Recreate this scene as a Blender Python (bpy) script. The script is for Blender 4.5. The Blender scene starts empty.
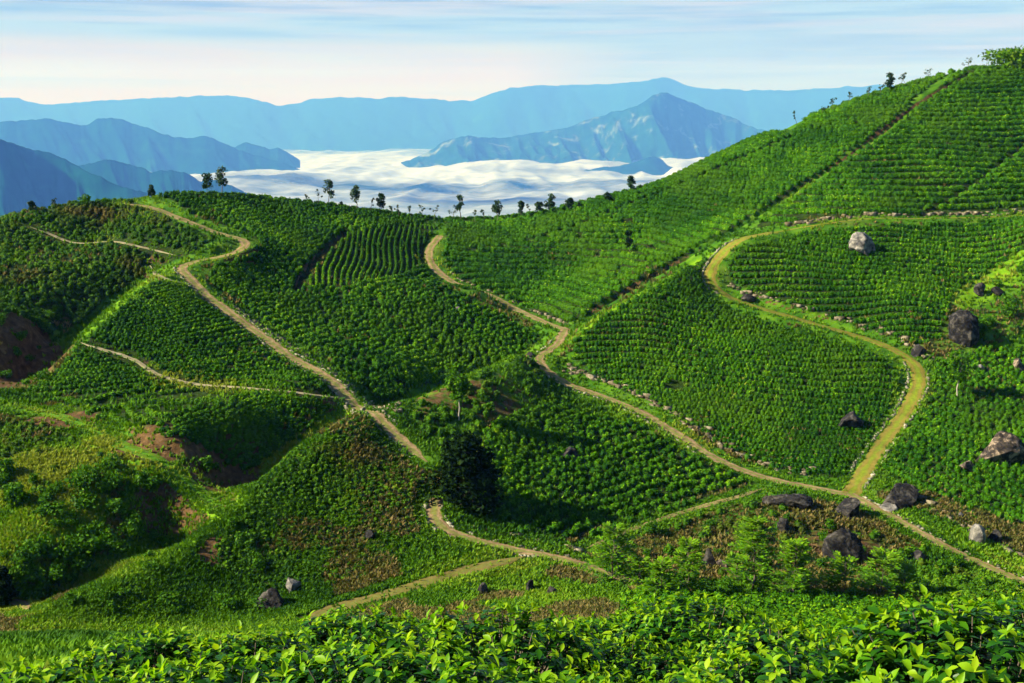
import bpy, math, random
import numpy as np

# ------------------------------------------------------------------ basics
RNG = np.random.default_rng(7)
random.seed(7)
scene = bpy.context.scene
COL = scene.collection
W, H, F = 1024, 683, 1100.0
HORIZON = 120.0
PITCH = math.atan((H / 2 - HORIZON) / F)
CP, SP = math.cos(PITCH), math.sin(PITCH)


def ray(px, py):
    """direction (x, y, z) with y == 1 of the view ray through a photo pixel"""
    px, py = np.asarray(px, float), np.asarray(py, float)
    u, v = (px - W / 2) / F, (H / 2 - py) / F
    fy, fz = CP + v * SP, -SP + v * CP
    return np.stack([u / fy, np.ones_like(fy), fz / fy], -1)


def at(px, py, d):
    return ray(px, py) * np.asarray(d, float)[..., None]


def project(P):
    P = np.asarray(P, float)
    y = P[..., 1] * CP - P[..., 2] * SP
    z = P[..., 1] * SP + P[..., 2] * CP
    return np.stack([W / 2 + F * P[..., 0] / y, H / 2 - F * z / y], -1)


def _hash(ix, iy, seed):
    n = (ix.astype(np.int64) * 374761393 + iy.astype(np.int64) * 668265263 + seed * 982451653) & 0x7FFFFFFF
    n = ((n ^ (n >> 13)) * 1274126177) & 0x7FFFFFFF
    n = ((n ^ (n >> 15)) * 2246822519) & 0x7FFFFFFF
    return (n & 0xFFFFF) / float(0xFFFFF)


def vnoise(x, y, seed=0):
    x, y = np.asarray(x, float), np.asarray(y, float)
    ix, iy = np.floor(x).astype(np.int64), np.floor(y).astype(np.int64)
    fx, fy = x - ix, y - iy
    fx, fy = fx * fx * fx * (fx * (fx * 6 - 15) + 10), fy * fy * fy * (fy * (fy * 6 - 15) + 10)
    a, b = _hash(ix, iy, seed), _hash(ix + 1, iy, seed)
    c, d = _hash(ix, iy + 1, seed), _hash(ix + 1, iy + 1, seed)
    return (a * (1 - fx) + b * fx) * (1 - fy) + (c * (1 - fx) + d * fx) * fy


def fbm(x, y, seed=0, octaves=4, gain=0.5):
    s, a, t = 0.0, 1.0, 0.0
    for o in range(octaves):
        s = s + a * vnoise(x * 2 ** o + 17.3 * o, y * 2 ** o - 9.1 * o, seed + o)
        t += a
        a *= gain
    return s / t


def smooth(e0, e1, x):
    t = np.clip((x - e0) / (e1 - e0), 0, 1)
    return t * t * (3 - 2 * t)


# ------------------------------------------------------------------ mesh helpers
def mesh_np(name, verts, faces_list, mats, attrs=None, face_mat=None, smooth_shade=True):
    """verts (n,3); faces_list: list of int arrays (m,k); attrs {name:(domain,array)}"""
    me = bpy.data.meshes.new(name)
    verts = np.asarray(verts, np.float32)
    me.vertices.add(len(verts))
    me.vertices.foreach_set("co", verts.ravel())
    loops, starts, tot = [], [], 0
    nf = 0
    for f in faces_list:
        f = np.asarray(f, np.int32)
        if len(f) == 0:
            continue
        k = f.shape[1]
        loops.append(f.ravel())
        starts.append(tot + np.arange(len(f), dtype=np.int32) * k)
        tot += f.size
        nf += len(f)
    loops, starts = np.concatenate(loops), np.concatenate(starts)
    me.loops.add(tot)
    me.polygons.add(nf)
    me.loops.foreach_set("vertex_index", loops)
    me.polygons.foreach_set("loop_start", starts)
    if smooth_shade:
        me.polygons.foreach_set("use_smooth", np.ones(nf, bool))
    for m in (mats if isinstance(mats, (list, tuple)) else [mats]):
        me.materials.append(m)
    if face_mat is not None:
        me.polygons.foreach_set("material_index", np.asarray(face_mat, np.int32))
    for k, (dom, arr) in (attrs or {}).items():
        a = me.attributes.new(k, "FLOAT", dom)
        a.data.foreach_set("value", np.asarray(arr, np.float32))
    me.update(calc_edges=True)
    me.validate(clean_customdata=False)
    return me


def link(name, me, parent=None, loc=(0, 0, 0), label=None, cat=None, group=None, kind=None):
    o = bpy.data.objects.new(name, me)
    COL.objects.link(o)
    o.location = loc
    if parent is not None:
        o.parent = parent
    tag(o, label, cat, group, kind)
    return o


def tag(o, label=None, cat=None, group=None, kind=None):
    for k, v in (("label", label), ("category", cat), ("group", group), ("kind", kind)):
        if v:
            o[k] = v


def copy_thing(o, loc, rotz=0.0, scale=1.0, label=None, group=None):
    c = o.copy()
    COL.objects.link(c)
    c.location = loc
    c.rotation_euler = (0, 0, rotz)
    c.scale = (scale, scale, scale) if np.isscalar(scale) else scale
    if label:
        c["label"] = label
    if group:
        c["group"] = group
    for ch in list(o.children):
        k = ch.copy()
        COL.objects.link(k)
        k.parent = c
        for g in list(ch.children):
            q = g.copy()
            COL.objects.link(q)
            q.parent = k
    return c


def basis_for(n):
    """two unit tangents for each unit normal (m,3)"""
    up = np.where(np.abs(n[:, 2:3]) < 0.9, np.array([[0, 0, 1.0]]), np.array([[1.0, 0, 0]]))
    t = np.cross(up, n)
    t /= np.linalg.norm(t, axis=1, keepdims=True) + 1e-9
    return t, np.cross(n, t)


def unit(v):
    return v / (np.linalg.norm(v, axis=-1, keepdims=True) + 1e-9)


def leaf_quads(c, n, size, rng, aspect=1.6):
    """rhombic leaf faces at centres c with normals n; returns verts, quads"""
    m = len(c)
    t, b = basis_for(n)
    a = rng.uniform(0, 2 * math.pi, m)[:, None]
    u = t * np.cos(a) + b * np.sin(a)
    v = np.cross(n, u)
    s = np.asarray(size, float).reshape(-1, 1) * np.ones((m, 1))
    bend = n * s * rng.uniform(-0.15, 0.3, (m, 1))
    p = np.stack([c - u * s * 0.5 * aspect, c + v * s * 0.42 + bend, c + u * s * 0.5 * aspect, c - v * s * 0.42 + bend], 1)
    return p.reshape(-1, 3), np.arange(m * 4).reshape(m, 4)


def tube(pts, radii, sides=6):
    """skinned tube through points: verts, quads, (caps as triangles)"""
    pts = np.asarray(pts, float)
    n = len(pts)
    d = unit(np.gradient(pts, axis=0))
    t, b = basis_for(d)
    for i in range(1, n):      # parallel transport keeps the rings aligned
        tt = t[i - 1] - d[i] * np.dot(t[i - 1], d[i])
        t[i] = tt / (np.linalg.norm(tt) + 1e-9)
        b[i] = np.cross(d[i], t[i])
    a = np.arange(sides) * 2 * math.pi / sides
    ring = t[:, None] * np.cos(a)[None, :, None] + b[:, None] * np.sin(a)[None, :, None]
    v = pts[:, None] + ring * np.asarray(radii, float).reshape(-1, 1, 1)
    i = np.arange(n - 1)[:, None] * sides
    k = np.arange(sides)[None]
    k2 = (k + 1) % sides
    q = np.stack([i + k, i + k2, i + sides + k2, i + sides + k], -1).reshape(-1, 4)
    return v.reshape(-1, 3), q


class Bag:
    """collects verts/quads/tris and per-face value"""
    def __init__(s):
        s.v, s.q, s.t, s.qa, s.ta, s.n = [], [], [], [], [], 0

    def quads(s, v, q, val=0.0):
        s.v.append(v); s.q.append(np.asarray(q) + s.n); s.n += len(v)
        s.qa.append(np.full(len(q), val) if np.isscalar(val) else np.asarray(val))

    def tris(s, v, t, val=0.0):
        s.v.append(v); s.t.append(np.asarray(t) + s.n); s.n += len(v)
        s.ta.append(np.full(len(t), val) if np.isscalar(val) else np.asarray(val))

    def mesh(s, name, mat, smooth_shade=True):
        fl, at_ = [], []
        if s.q:
            fl.append(np.concatenate(s.q)); at_.append(np.concatenate(s.qa))
        if s.t:
            fl.append(np.concatenate(s.t)); at_.append(np.concatenate(s.ta))
        return mesh_np(name, np.concatenate(s.v), fl, mat, {"tint": ("FACE", np.concatenate(at_))}, smooth_shade=smooth_shade)


# ------------------------------------------------------------------ materials
def new_mat(name):
    m = bpy.data.materials.new(name)
    m.use_nodes = True
    nt = m.node_tree
    nt.nodes.clear()
    out = nt.nodes.new("ShaderNodeOutputMaterial")
    return m, nt, out


def N(nt, typ, **kw):
    n = nt.nodes.new(typ)
    for k, v in kw.items():
        if k in n.inputs.keys():
            n.inputs[k].default_value = v
        else:
            setattr(n, k, v)
    return n


def noise(nt, scale, detail=4, rough=0.55, coord=None, dist=0.0):
    n = N(nt, "ShaderNodeTexNoise", Scale=scale, Detail=detail, Roughness=rough, Distortion=dist)
    if coord is not None:
        nt.links.new(coord, n.inputs["Vector"])
    return n.outputs["Fac"]


def ramp(nt, fac, stops, interp="LINEAR"):
    r = nt.nodes.new("ShaderNodeValToRGB")
    r.color_ramp.interpolation = interp
    e = r.color_ramp.elements
    while len(e) < len(stops):
        e.new(0.5)
    for el, (p, c) in zip(e, stops):
        el.position = p
        el.color = (*c, 1) if not np.isscalar(c) else (c, c, c, 1)
    nt.links.new(fac, r.inputs["Fac"])
    return r.outputs["Color"]


def mix(nt, fac, a, b, mode="MIX"):
    m = nt.nodes.new("ShaderNodeMix")
    m.data_type = "RGBA"
    m.blend_type = mode
    for i, s in ((0, fac), (6, a), (7, b)):
        if hasattr(s, "is_output"):
            nt.links.new(s, m.inputs[i])
        elif i == 0:
            m.inputs[0].default_value = s
        else:
            m.inputs[i].default_value = (*s, 1)
    return m.outputs[2]


def math_(nt, op, a, b=0.0, clamp=False):
    m = nt.nodes.new("ShaderNodeMath")
    m.operation = op
    m.use_clamp = clamp
    for i, s in ((0, a), (1, b)):
        if hasattr(s, "is_output"):
            nt.links.new(s, m.inputs[i])
        else:
            m.inputs[i].default_value = s
    return m.outputs[0]


def attr(nt, name):
    a = nt.nodes.new("ShaderNodeAttribute")
    a.attribute_name = name
    return a.outputs["Fac"]


def position(nt):
    return nt.nodes.new("ShaderNodeNewGeometry").outputs["Position"]


def foliage_mat(name, stops, translucent=0.3, rough=0.5, spec=0.25, big=None, hue=None):
    """stops: colour ramp over the per-face 'tint' attribute; big: (scale, colour, amount) slow patches"""
    m, nt, out = new_mat(name)
    col = ramp(nt, attr(nt, "tint"), stops)
    if big:
        sc, c2, lo, hi = big
        f = ramp(nt, noise(nt, sc, 3, 0.55, position(nt)), [(lo, 0.0), (hi, 1.0)])
        col = mix(nt, f, col, c2)
    p = N(nt, "ShaderNodeBsdfPrincipled", Roughness=rough)
    p.inputs["Specular IOR Level"].default_value = spec
    nt.links.new(col, p.inputs["Base Color"])
    if translucent > 0:
        tr = nt.nodes.new("ShaderNodeBsdfTranslucent")
        c3 = mix(nt, 1.0, col, (1.0, 1.0, 0.55), "MULTIPLY")
        nt.links.new(c3, tr.inputs["Color"])
        ms = nt.nodes.new("ShaderNodeMixShader")
        ms.inputs[0].default_value = translucent
        nt.links.new(p.outputs[0], ms.inputs[1])
        nt.links.new(tr.outputs[0], ms.inputs[2])
        nt.links.new(ms.outputs[0], out.inputs["Surface"])
    else:
        nt.links.new(p.outputs[0], out.inputs["Surface"])
    return m


#@@TERRAIN
# ------------------------------------------------------------------ terrain: control points (photo x, photo y, metres ahead)
P_LEFT_CREST = [(-120, 252, 150), (-60, 236, 160), (0, 221, 168), (40, 212, 173), (90, 204, 178), (130, 201, 182), (200, 195, 190), (260, 198, 196),
                (330, 206, 200), (380, 213, 204), (430, 219, 206), (470, 220, 206)]
P_RIGHT_CREST = [(510, 218, 205), (560, 211, 204), (600, 201, 205), (640, 190, 206), (700, 165, 210), (760, 138, 214), (820, 113, 219), (880, 94, 224),
                 (930, 79, 228), (970, 69, 231), (1024, 67, 234), (1100, 50, 238), (1200, 30, 244)]
CREST = P_LEFT_CREST + P_RIGHT_CREST
FACE = [
    # right hill
    (800, 180, 193), (900, 150, 198), (1024, 140, 201), (1120, 130, 203), (700, 215, 189), (640, 235, 188), (900, 185, 184), (1024, 178, 187), (1120, 175, 188),
    (600, 230, 191), (600, 262, 176), (520, 262, 181), (520, 238, 193), (560, 290, 171), (850, 130, 207), (760, 170, 200),
    # ditch between hill and front lobe
    (735, 233, 174), (690, 255, 169), (650, 276, 164), (610, 300, 158), (580, 322, 152),
    # front lobe
    (735, 240, 166), (690, 264, 160), (640, 291, 153.5), (600, 316, 147.5), (578, 336, 143.5),
    (600, 350, 141), (700, 330, 145), (700, 290, 154), (800, 340, 142), (880, 356, 137), (700, 400, 130), (800, 420, 126), (600, 380, 134), (850, 455, 117), (780, 465, 115.5),
    # upper right field
    (800, 260, 161), (900, 260, 160), (1000, 250, 161), (900, 310, 148), (985, 300, 151), (1024, 255, 158), (1060, 220, 160), (1024, 310, 148), (1060, 330, 146), (1130, 300, 150),
    # lower right field
    (960, 380, 133), (1024, 380, 135), (1000, 450, 117), (940, 450, 117), (1024, 500, 107), (920, 490, 109), (1100, 420, 122), (1100, 500, 107),
    # hollow below the junction
    (830, 540, 98), (800, 510, 104), (760, 503, 105), (880, 580, 90), (950, 590, 87), (700, 560, 92), (760, 590, 84), (640, 530, 98), (600, 500, 104), (560, 450, 114.5),
    (500, 480, 106), (640, 590, 82), (700, 500, 106), (1024, 600, 86), (560, 595, 82),
    # middle valley and knoll
    (400, 370, 133), (400, 300, 157), (350, 250, 177), (300, 220, 187), (480, 330, 152), (300, 330, 143), (330, 366, 131), (265, 280, 158), (400, 250, 183), (480, 290, 166),
    (400, 402, 117.5), (440, 388, 123), (480, 370, 129), (530, 348, 139), (450, 430, 112), (520, 420, 118), (470, 455, 107), (550, 400, 125),
    # left hill
    (60, 280, 151), (60, 250, 163), (0, 250, 159), (0, 300, 142), (20, 340, 129), (-80, 300, 138), (-80, 360, 122), (100, 230, 173), (120, 255, 159), (45, 330, 134),
    (150, 275, 147.5), (110, 310, 138.5), (70, 345, 129.5), (35, 378, 121.5),
    (200, 310, 137), (200, 350, 126.5), (200, 400, 114.5), (120, 350, 125.5), (120, 400, 113.5), (280, 380, 121), (318, 400, 115), (250, 430, 107.5), (200, 440, 103), (60, 402, 113.5),
    (150, 432, 101.3), (185, 445, 99.2), (120, 424, 104.5), (70, 404, 110.5), (225, 468, 96.8),
    # spur in front
    (335, 422, 109.5), (290, 452, 102.5), (250, 485, 96.3), (215, 510, 92), (360, 470, 100), (300, 480, 97), (300, 520, 91.8), (250, 530, 89.8), (400, 500, 97), (340, 550, 88.5),
    (380, 440, 106), (300, 590, 83.5), (420, 560, 88), (250, 600, 82),
    # lower left hollow
    (130, 490, 94.5), (100, 520, 91.2), (130, 540, 88.8), (60, 500, 92.0), (0, 470, 96.5), (-60, 470, 98.5), (0, 520, 91.2), (40, 560, 86.5), (240, 500, 93.7), (180, 545, 88), (100, 582, 82.5), (30, 607, 79),
    (150, 615, 79), (60, 630, 75.5), (230, 572, 86), (0, 590, 83), (-80, 560, 90), (-80, 620, 80),
]
PATHS = {   # name: (pixels with depth, half width in metres)
    "main": ([(118, 203, 180.5), (150, 208, 177), (180, 219, 172), (225, 235, 166), (248, 243, 163), (228, 256, 158.5), (195, 262, 155), (180, 268, 152), (195, 287, 147), (230, 313, 140), (270, 340, 133),
              (310, 365, 126), (350, 389, 119.5), (370, 402, 116), (378, 420, 112), (398, 440, 108.5), (427, 458, 104)], 0.85),
    "centre": ([(437, 498, 98.5), (431, 512, 96), (440, 525, 94), (465, 538, 92.5), (510, 548, 91), (560, 559, 89.5), (605, 573, 87.5), (640, 590, 85)], 0.85),
    "back": ([(440, 234, 191), (430, 248, 186), (430, 262, 182), (446, 278, 176.5), (475, 292, 172), (505, 306, 167), (535, 320, 160), (565, 330, 151.5)], 0.8),
    "bend": ([(565, 330, 151.5), (558, 344, 145), (543, 354, 141), (538, 368, 138), (556, 381, 134.7), (600, 394, 131), (645, 413, 125.5), (685, 438, 120), (715, 458, 116), (760, 476, 112.5), (800, 487, 110.5), (850, 496, 108.5)], 0.8),
    "grassy": ([(775, 231, 170), (742, 239, 167), (722, 255, 164), (709, 275, 160), (714, 292, 156), (745, 304, 153), (800, 320, 149), (850, 334, 145.5), (895, 350, 140), (915, 364, 136.6), (919, 384, 132.3), (906, 410, 127),
                (885, 440, 120), (866, 470, 113.7), (850, 496, 108.5)], 0.98),
    "upper": ([(775, 231, 170), (800, 227, 170.5), (860, 221, 171.5), (940, 218, 172), (1024, 216, 172.5), (1120, 214, 173)], 0.45),
    "right": ([(850, 496, 108.5), (880, 512, 104.5), (930, 540, 98.5), (980, 565, 93.8), (1024, 584, 90.2), (1090, 610, 86)], 0.75),
    "terrace": ([(-60, 398, 114), (0, 404, 112.5), (45, 414, 110.2), (95, 432, 105), (125, 455, 100.5), (165, 468, 97.7), (200, 477, 95.7), (222, 492, 93)], 0.85),
}
FOREGROUND = []
for X in np.linspace(-110, 110, 9):      # the slope the camera stands on, falling away to the valley
    for Y, Z in ((-40, 10), (-15, 3.2), (0, -1.75), (4, -2.85), (8, -4.5), (14, -7.6), (25, -13.4), (40, -20.6), (58, -28.8)):
        if abs(X) < 70 or Y < 60:
            FOREGROUND.append((X, Y, Z - 0.012 * max(0, abs(X) - 40) - (0.24 if 3 < Y < 10 else 0)))

pts = [at(*p) for p in FACE] + [at(*p) for k in PATHS.values() for p in k[0]]
for p in CREST:
    a = at(*p)
    pts.append(a)
    h = a * np.array([1, 1, 0]); h /= np.linalg.norm(h)
    pts.append(a + h * 14 + (0, 0, -2.6)); pts.append(a + h * 40 + (0, 0, -14)); pts.append(a + h * 85 + (0, 0, -40))
RIDGES = [([(400, 402, 117.5), (440, 388, 123), (480, 370, 129), (530, 348, 139)], 7, 3.2), ([(365, 405, 114), (335, 422, 109.5), (290, 452, 102.5), (250, 485, 96.3), (222, 506, 92.5)], 5, 2.6),
          ([(150, 275, 147.5), (110, 310, 138.5), (70, 345, 129.5), (35, 378, 121.5)], 6, 3.0), ([(30, 607, 79), (100, 582, 82.5), (180, 545, 88), (235, 503, 93.4)], 4, 1.7),
          ([(690, 264, 160), (640, 291, 153.5), (600, 316, 147.5)], 5, 2.2)]
for line, back, drop in RIDGES:      # crest line, and the ground just behind it that the crest hides
    q = np.array(line, float)
    for t in np.linspace(0, len(q) - 1, 3 * len(q)):
        i = min(int(t), len(q) - 2)
        a = at(*(q[i] + (q[i + 1] - q[i]) * (t - i)))
        pts.append(a)
        pts.append(at(*(q[i] + (q[i + 1] - q[i]) * (t - i) + (0, 0, back))) + (0, 0, -drop + 1.0))
pts = np.array(pts + FOREGROUND)
# merge near-duplicates
keep = []
for i, p in enumerate(pts):
    if all(np.hypot(*(p[:2] - pts[j][:2])) > 1.0 for j in keep):
        keep.append(i)
pts = pts[keep]


def phi(r):
    return np.sqrt(r * r + 16.0)


S = 1 / 100.0
A = phi(np.hypot(pts[:, None, 0] - pts[None, :, 0], pts[:, None, 1] - pts[None, :, 1]))
n = len(pts)
Pm = np.c_[np.ones(n), pts[:, :2] * S]
M = np.zeros((n + 3, n + 3))
M[:n, :n] = A - 0.35 * np.eye(n)
M[:n, n:], M[n:, :n] = Pm, Pm.T
sol = np.linalg.solve(M, np.r_[pts[:, 2], 0, 0, 0])

RES = 0.5
GX = np.arange(-150, 150 + RES, RES)
GY = np.arange(-20, 300 + RES, RES)
XX, YY = np.meshgrid(GX, GY)


def rbf(x, y):
    z = sol[n] + sol[n + 1] * x * S + sol[n + 2] * y * S
    for i in range(n):
        z += sol[i] * phi(np.hypot(x - pts[i, 0], y - pts[i, 1]))
    return z


XC, YC = np.meshgrid(GX[::3], GY[::3])
ZC = rbf(XC, YC)


def bil(Zg, gx, gy, x, y):
    st = gx[1] - gx[0]
    fx = np.clip((np.asarray(x) - gx[0]) / st, 0, len(gx) - 1.001)
    fy = np.clip((np.asarray(y) - gy[0]) / st, 0, len(gy) - 1.001)
    ix, iy = fx.astype(int), fy.astype(int)
    fx, fy = fx - ix, fy - iy
    return (Zg[iy, ix] * (1 - fx) + Zg[iy, ix + 1] * fx) * (1 - fy) + (Zg[iy + 1, ix] * (1 - fx) + Zg[iy + 1, ix + 1] * fx) * fy


def upsample(Zc):
    fx = np.arange(len(GX)) / 3.0
    fy = np.arange(len(GY)) / 3.0
    def cub(Z, f, axis):
        L = Z.shape[axis]
        i = np.floor(f).astype(int); t = f - i
        idx = [np.clip(i + k, 0, L - 1) for k in (-1, 0, 1, 2)]
        w = [(-t + 2 * t ** 2 - t ** 3) / 2, (2 - 5 * t ** 2 + 3 * t ** 3) / 2, (t + 4 * t ** 2 - 3 * t ** 3) / 2, (-t ** 2 + t ** 3) / 2]
        sh = [1, 1]; sh[axis] = -1
        return sum(np.take(Z, a, axis) * b.reshape(sh) for a, b in zip(idx, w))
    return cub(cub(Zc, fy, 0), fx, 1)


Z = upsample(ZC)
rough_amp = smooth(30, 70, YY)
Z += np.clip(XX * 0.07 - 0.09, -0.46, 0.03) * smooth(2, 4, YY) * (1 - smooth(10, 25, YY))
Z += rough_amp * ((fbm(XX / 14, YY / 14, 3, 3) - 0.5) * 0.9 + (fbm(XX / 3.5, YY / 3.5, 9, 3) - 0.5) * 0.35)


def height(x, y):
    return bil(Z, GX, GY, x, y)


def cast(px, py, ymin=30.0, ymax=298.0):
    """world points where the view rays through photo pixels meet the ground"""
    r = ray(np.atleast_1d(px), np.atleast_1d(py))
    ys = np.arange(ymin, ymax, 0.4)
    h = height(r[:, 0:1] * ys, np.broadcast_to(ys, (len(r), len(ys))))
    below = r[:, 2:3] * ys <= h
    hit = below.any(1)
    i = np.where(hit, np.argmax(below, 1), len(ys) - 1)
    i0 = np.maximum(i - 1, 0)
    k = np.arange(len(r))
    g0, g1 = r[:, 2] * ys[i0] - h[k, i0], r[:, 2] * ys[i] - h[k, i]
    t = np.where(np.abs(g0 - g1) > 1e-9, g0 / (g0 - g1 + 1e-12), 1)
    y = ys[i0] + np.clip(t, 0, 1) * (ys[i] - ys[i0])
    P = r * y[:, None]
    P[:, 2] = height(P[:, 0], P[:, 1])
    return P, hit


def catmull(p, step=6.0):
    p = np.asarray(p, float)
    q = np.vstack([2 * p[0] - p[1], p, 2 * p[-1] - p[-2]])
    out = []
    for i in range(1, len(q) - 2):
        m = max(2, int(np.hypot(*(q[i + 1] - q[i])[:2]) / step))
        t = np.linspace(0, 1, m, endpoint=False)[:, None]
        out.append(0.5 * (2 * q[i] + (q[i + 1] - q[i - 1]) * t + (2 * q[i - 1] - 5 * q[i] + 4 * q[i + 1] - q[i + 2]) * t ** 2
                          + (3 * q[i] - q[i - 1] - 3 * q[i + 1] + q[i + 2]) * t ** 3))
    out.append(q[-2][None])
    return np.vstack(out)


def resample(P, step):
    d = np.r_[0, np.cumsum(np.hypot(*np.diff(P[:, :2], axis=0).T))]
    s = np.linspace(0, d[-1], max(2, int(d[-1] / step)))
    return np.stack([np.interp(s, d, P[:, k]) for k in range(P.shape[1])], 1)


def smooth_line(P, n_it):
    P = P.copy()
    for _ in range(n_it):
        P[1:-1] = (P[:-2] + 2 * P[1:-1] + P[2:]) / 4
    return P


def world_line(pix, step=0.5, n_it=14):
    """a line over the ground from photo pixels (with a depth hint as third value if given)"""
    q = catmull(pix, 4.0)
    if q.shape[1] == 3:
        P = at(q[:, 0], q[:, 1], q[:, 2])
    else:
        P, hit = cast(q[:, 0], q[:, 1])
        P = P[hit]
    P = smooth_line(resample(P, step), n_it)
    P[:, 2] = height(P[:, 0], P[:, 1])
    P[:, 2] = smooth_line(P, 30)[:, 2]
    return P


def line_distance(P):
    """distance of every grid vertex to line P (inf when far) and the index of the nearest line point"""
    D = np.full(XX.shape, 1e9); I = np.zeros(XX.shape, int)
    R = int(7 / RES)
    for k in range(0, len(P)):
        cx, cy = int((P[k, 0] - GX[0]) / RES), int((P[k, 1] - GY[0]) / RES)
        x0, x1, y0, y1 = max(0, cx - R), min(len(GX), cx + R + 1), max(0, cy - R), min(len(GY), cy + R + 1)
        if x0 >= x1 or y0 >= y1:
            continue
        d = np.hypot(XX[y0:y1, x0:x1] - P[k, 0], YY[y0:y1, x0:x1] - P[k, 1])
        m = d < D[y0:y1, x0:x1]
        D[y0:y1, x0:x1][m] = d[m]; I[y0:y1, x0:x1][m] = k
    return D, I


PATH_LINES, PATH_D = {}, np.full(XX.shape, 1e9)      # PATH_D: metres beyond the path edge
for name, (pix, hw) in PATHS.items():
    P = world_line(pix)
    PATH_LINES[name] = (P, hw)
    D, I = line_distance(P)
    near = D < 6.5
    wgt = 1 - smooth(hw + 0.25, hw + 1.7, D)
    tz = P[I, 2]
    Z[near] = (Z * (1 - wgt) + tz * wgt)[near]
    PATH_D = np.minimum(PATH_D, D - hw)
MINOR = {   # footpaths and field tracks laid on the slope: (pixels, half width)
    "upper_footpath": ([(30, 227), (48, 233), (66, 242), (85, 245), (110, 241), (140, 247), (176, 256)], 0.45),
    "field_footpath": ([(80, 343), (110, 352), (137, 361), (155, 374), (190, 384), (250, 389), (300, 393), (345, 400)], 0.38),
    "corner_footpath": ([(150, 266), (156, 274), (170, 280), (196, 288)], 0.5),
    "spur_track": ([(300, 622), (360, 603), (420, 585), (470, 570), (525, 557)], 1.05),
    "stream_footpath": ([(585, 550), (620, 535), (660, 520), (710, 505), (765, 489)], 0.4),
    "lower_track": ([(-30, 596), (5, 604), (28, 610)], 0.7),
}
for name, (pix, hw) in MINOR.items():
    P = world_line(pix, n_it=6)
    PATH_LINES[name] = (P, hw)
    D, I = line_distance(P)
    near = D < 4
    wgt = 1 - smooth(hw + 0.1, hw + 0.9, D)
    Z[near] = (Z * (1 - wgt) + P[I, 2] * wgt)[near]
    PATH_D = np.minimum(PATH_D, D - hw)
DITCHES = {   # drains cut into the slope: (pixels, half width, depth)
    "long": ([(972, 72), (930, 97), (890, 125), (850, 155), (800, 187), (760, 213), (742, 224), (700, 249), (660, 271), (620, 294), (590, 313)], 0.5, 0.8),
    "faint": ([(1024, 146), (995, 168), (970, 187), (945, 203), (922, 215)], 0.32, 0.5),
    "crest": ([(528, 241), (570, 228), (620, 208), (660, 193), (720, 168), (790, 138)], 0.3, 0.4),
    "valley": ([(345, 232), (330, 245), (308, 268), (296, 292)], 0.5, 0.7),
    "left": ([(45, 330), (30, 348), (28, 362), (18, 372)], 1.0, 1.2),
}
DITCH_D = np.full(XX.shape, 1e9)
for name, (pix, hw, dep) in DITCHES.items():
    P = world_line(pix, n_it=4)
    D, I = line_distance(P)
    Z -= dep * (1 - smooth(hw * 0.3, hw * 1.5, D))
    DITCH_D = np.minimum(DITCH_D, D - hw)
LIT_VERGES = {"west_edge": ([(152, 277), (110, 311), (70, 346), (30, 383)], 1.3), "spur_edge": ([(364, 408), (335, 424), (290, 454), (250, 487), (217, 510)], 1.0), "front_edge": ([(0, 612), (50, 600), (100, 583), (180, 546), (235, 504)], 2.2),
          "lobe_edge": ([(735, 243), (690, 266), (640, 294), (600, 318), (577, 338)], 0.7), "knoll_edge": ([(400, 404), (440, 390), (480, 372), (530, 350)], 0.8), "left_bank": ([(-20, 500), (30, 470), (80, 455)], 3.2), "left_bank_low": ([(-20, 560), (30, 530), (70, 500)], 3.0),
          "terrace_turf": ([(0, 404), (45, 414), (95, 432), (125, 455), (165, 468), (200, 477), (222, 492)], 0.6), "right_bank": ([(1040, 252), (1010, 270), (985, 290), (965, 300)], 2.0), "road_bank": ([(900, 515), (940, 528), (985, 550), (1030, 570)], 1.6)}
LIT_VERGE_D = np.full(XX.shape, 1e9)  # grass strips coloured brighter, so ridge edges and banks look sunlit
for name, (pix, hw) in LIT_VERGES.items():
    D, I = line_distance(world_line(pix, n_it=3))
    LIT_VERGE_D = np.minimum(LIT_VERGE_D, D - hw)
#@@END_TERRAIN
# ------------------------------------------------------------------ fields (photo outlines cast onto the ground)
def poly_world(pix):
    out = []
    for p in pix:
        P, hit = cast(p[0], p[1])
        q = P[0]
        if len(p) > 2:           # a point on the crest: carry the field a little over the top
            h = q[:2] / np.hypot(*q[:2])
            q = np.r_[q[:2] + h * 10, 0]
        out.append(q[:2])
    return np.array(out)


def inside(poly, x, y):
    x, y = np.asarray(x), np.asarray(y)
    r = np.zeros(x.shape, bool)
    for i in range(len(poly)):
        x1, y1 = poly[i - 1]
        x2, y2 = poly[i]
        c = ((y1 > y) != (y2 > y)) & (x < (x2 - x1) * (y - y1) / (y2 - y1 + 1e-12) + x1)
        r ^= c
    return r


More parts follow.
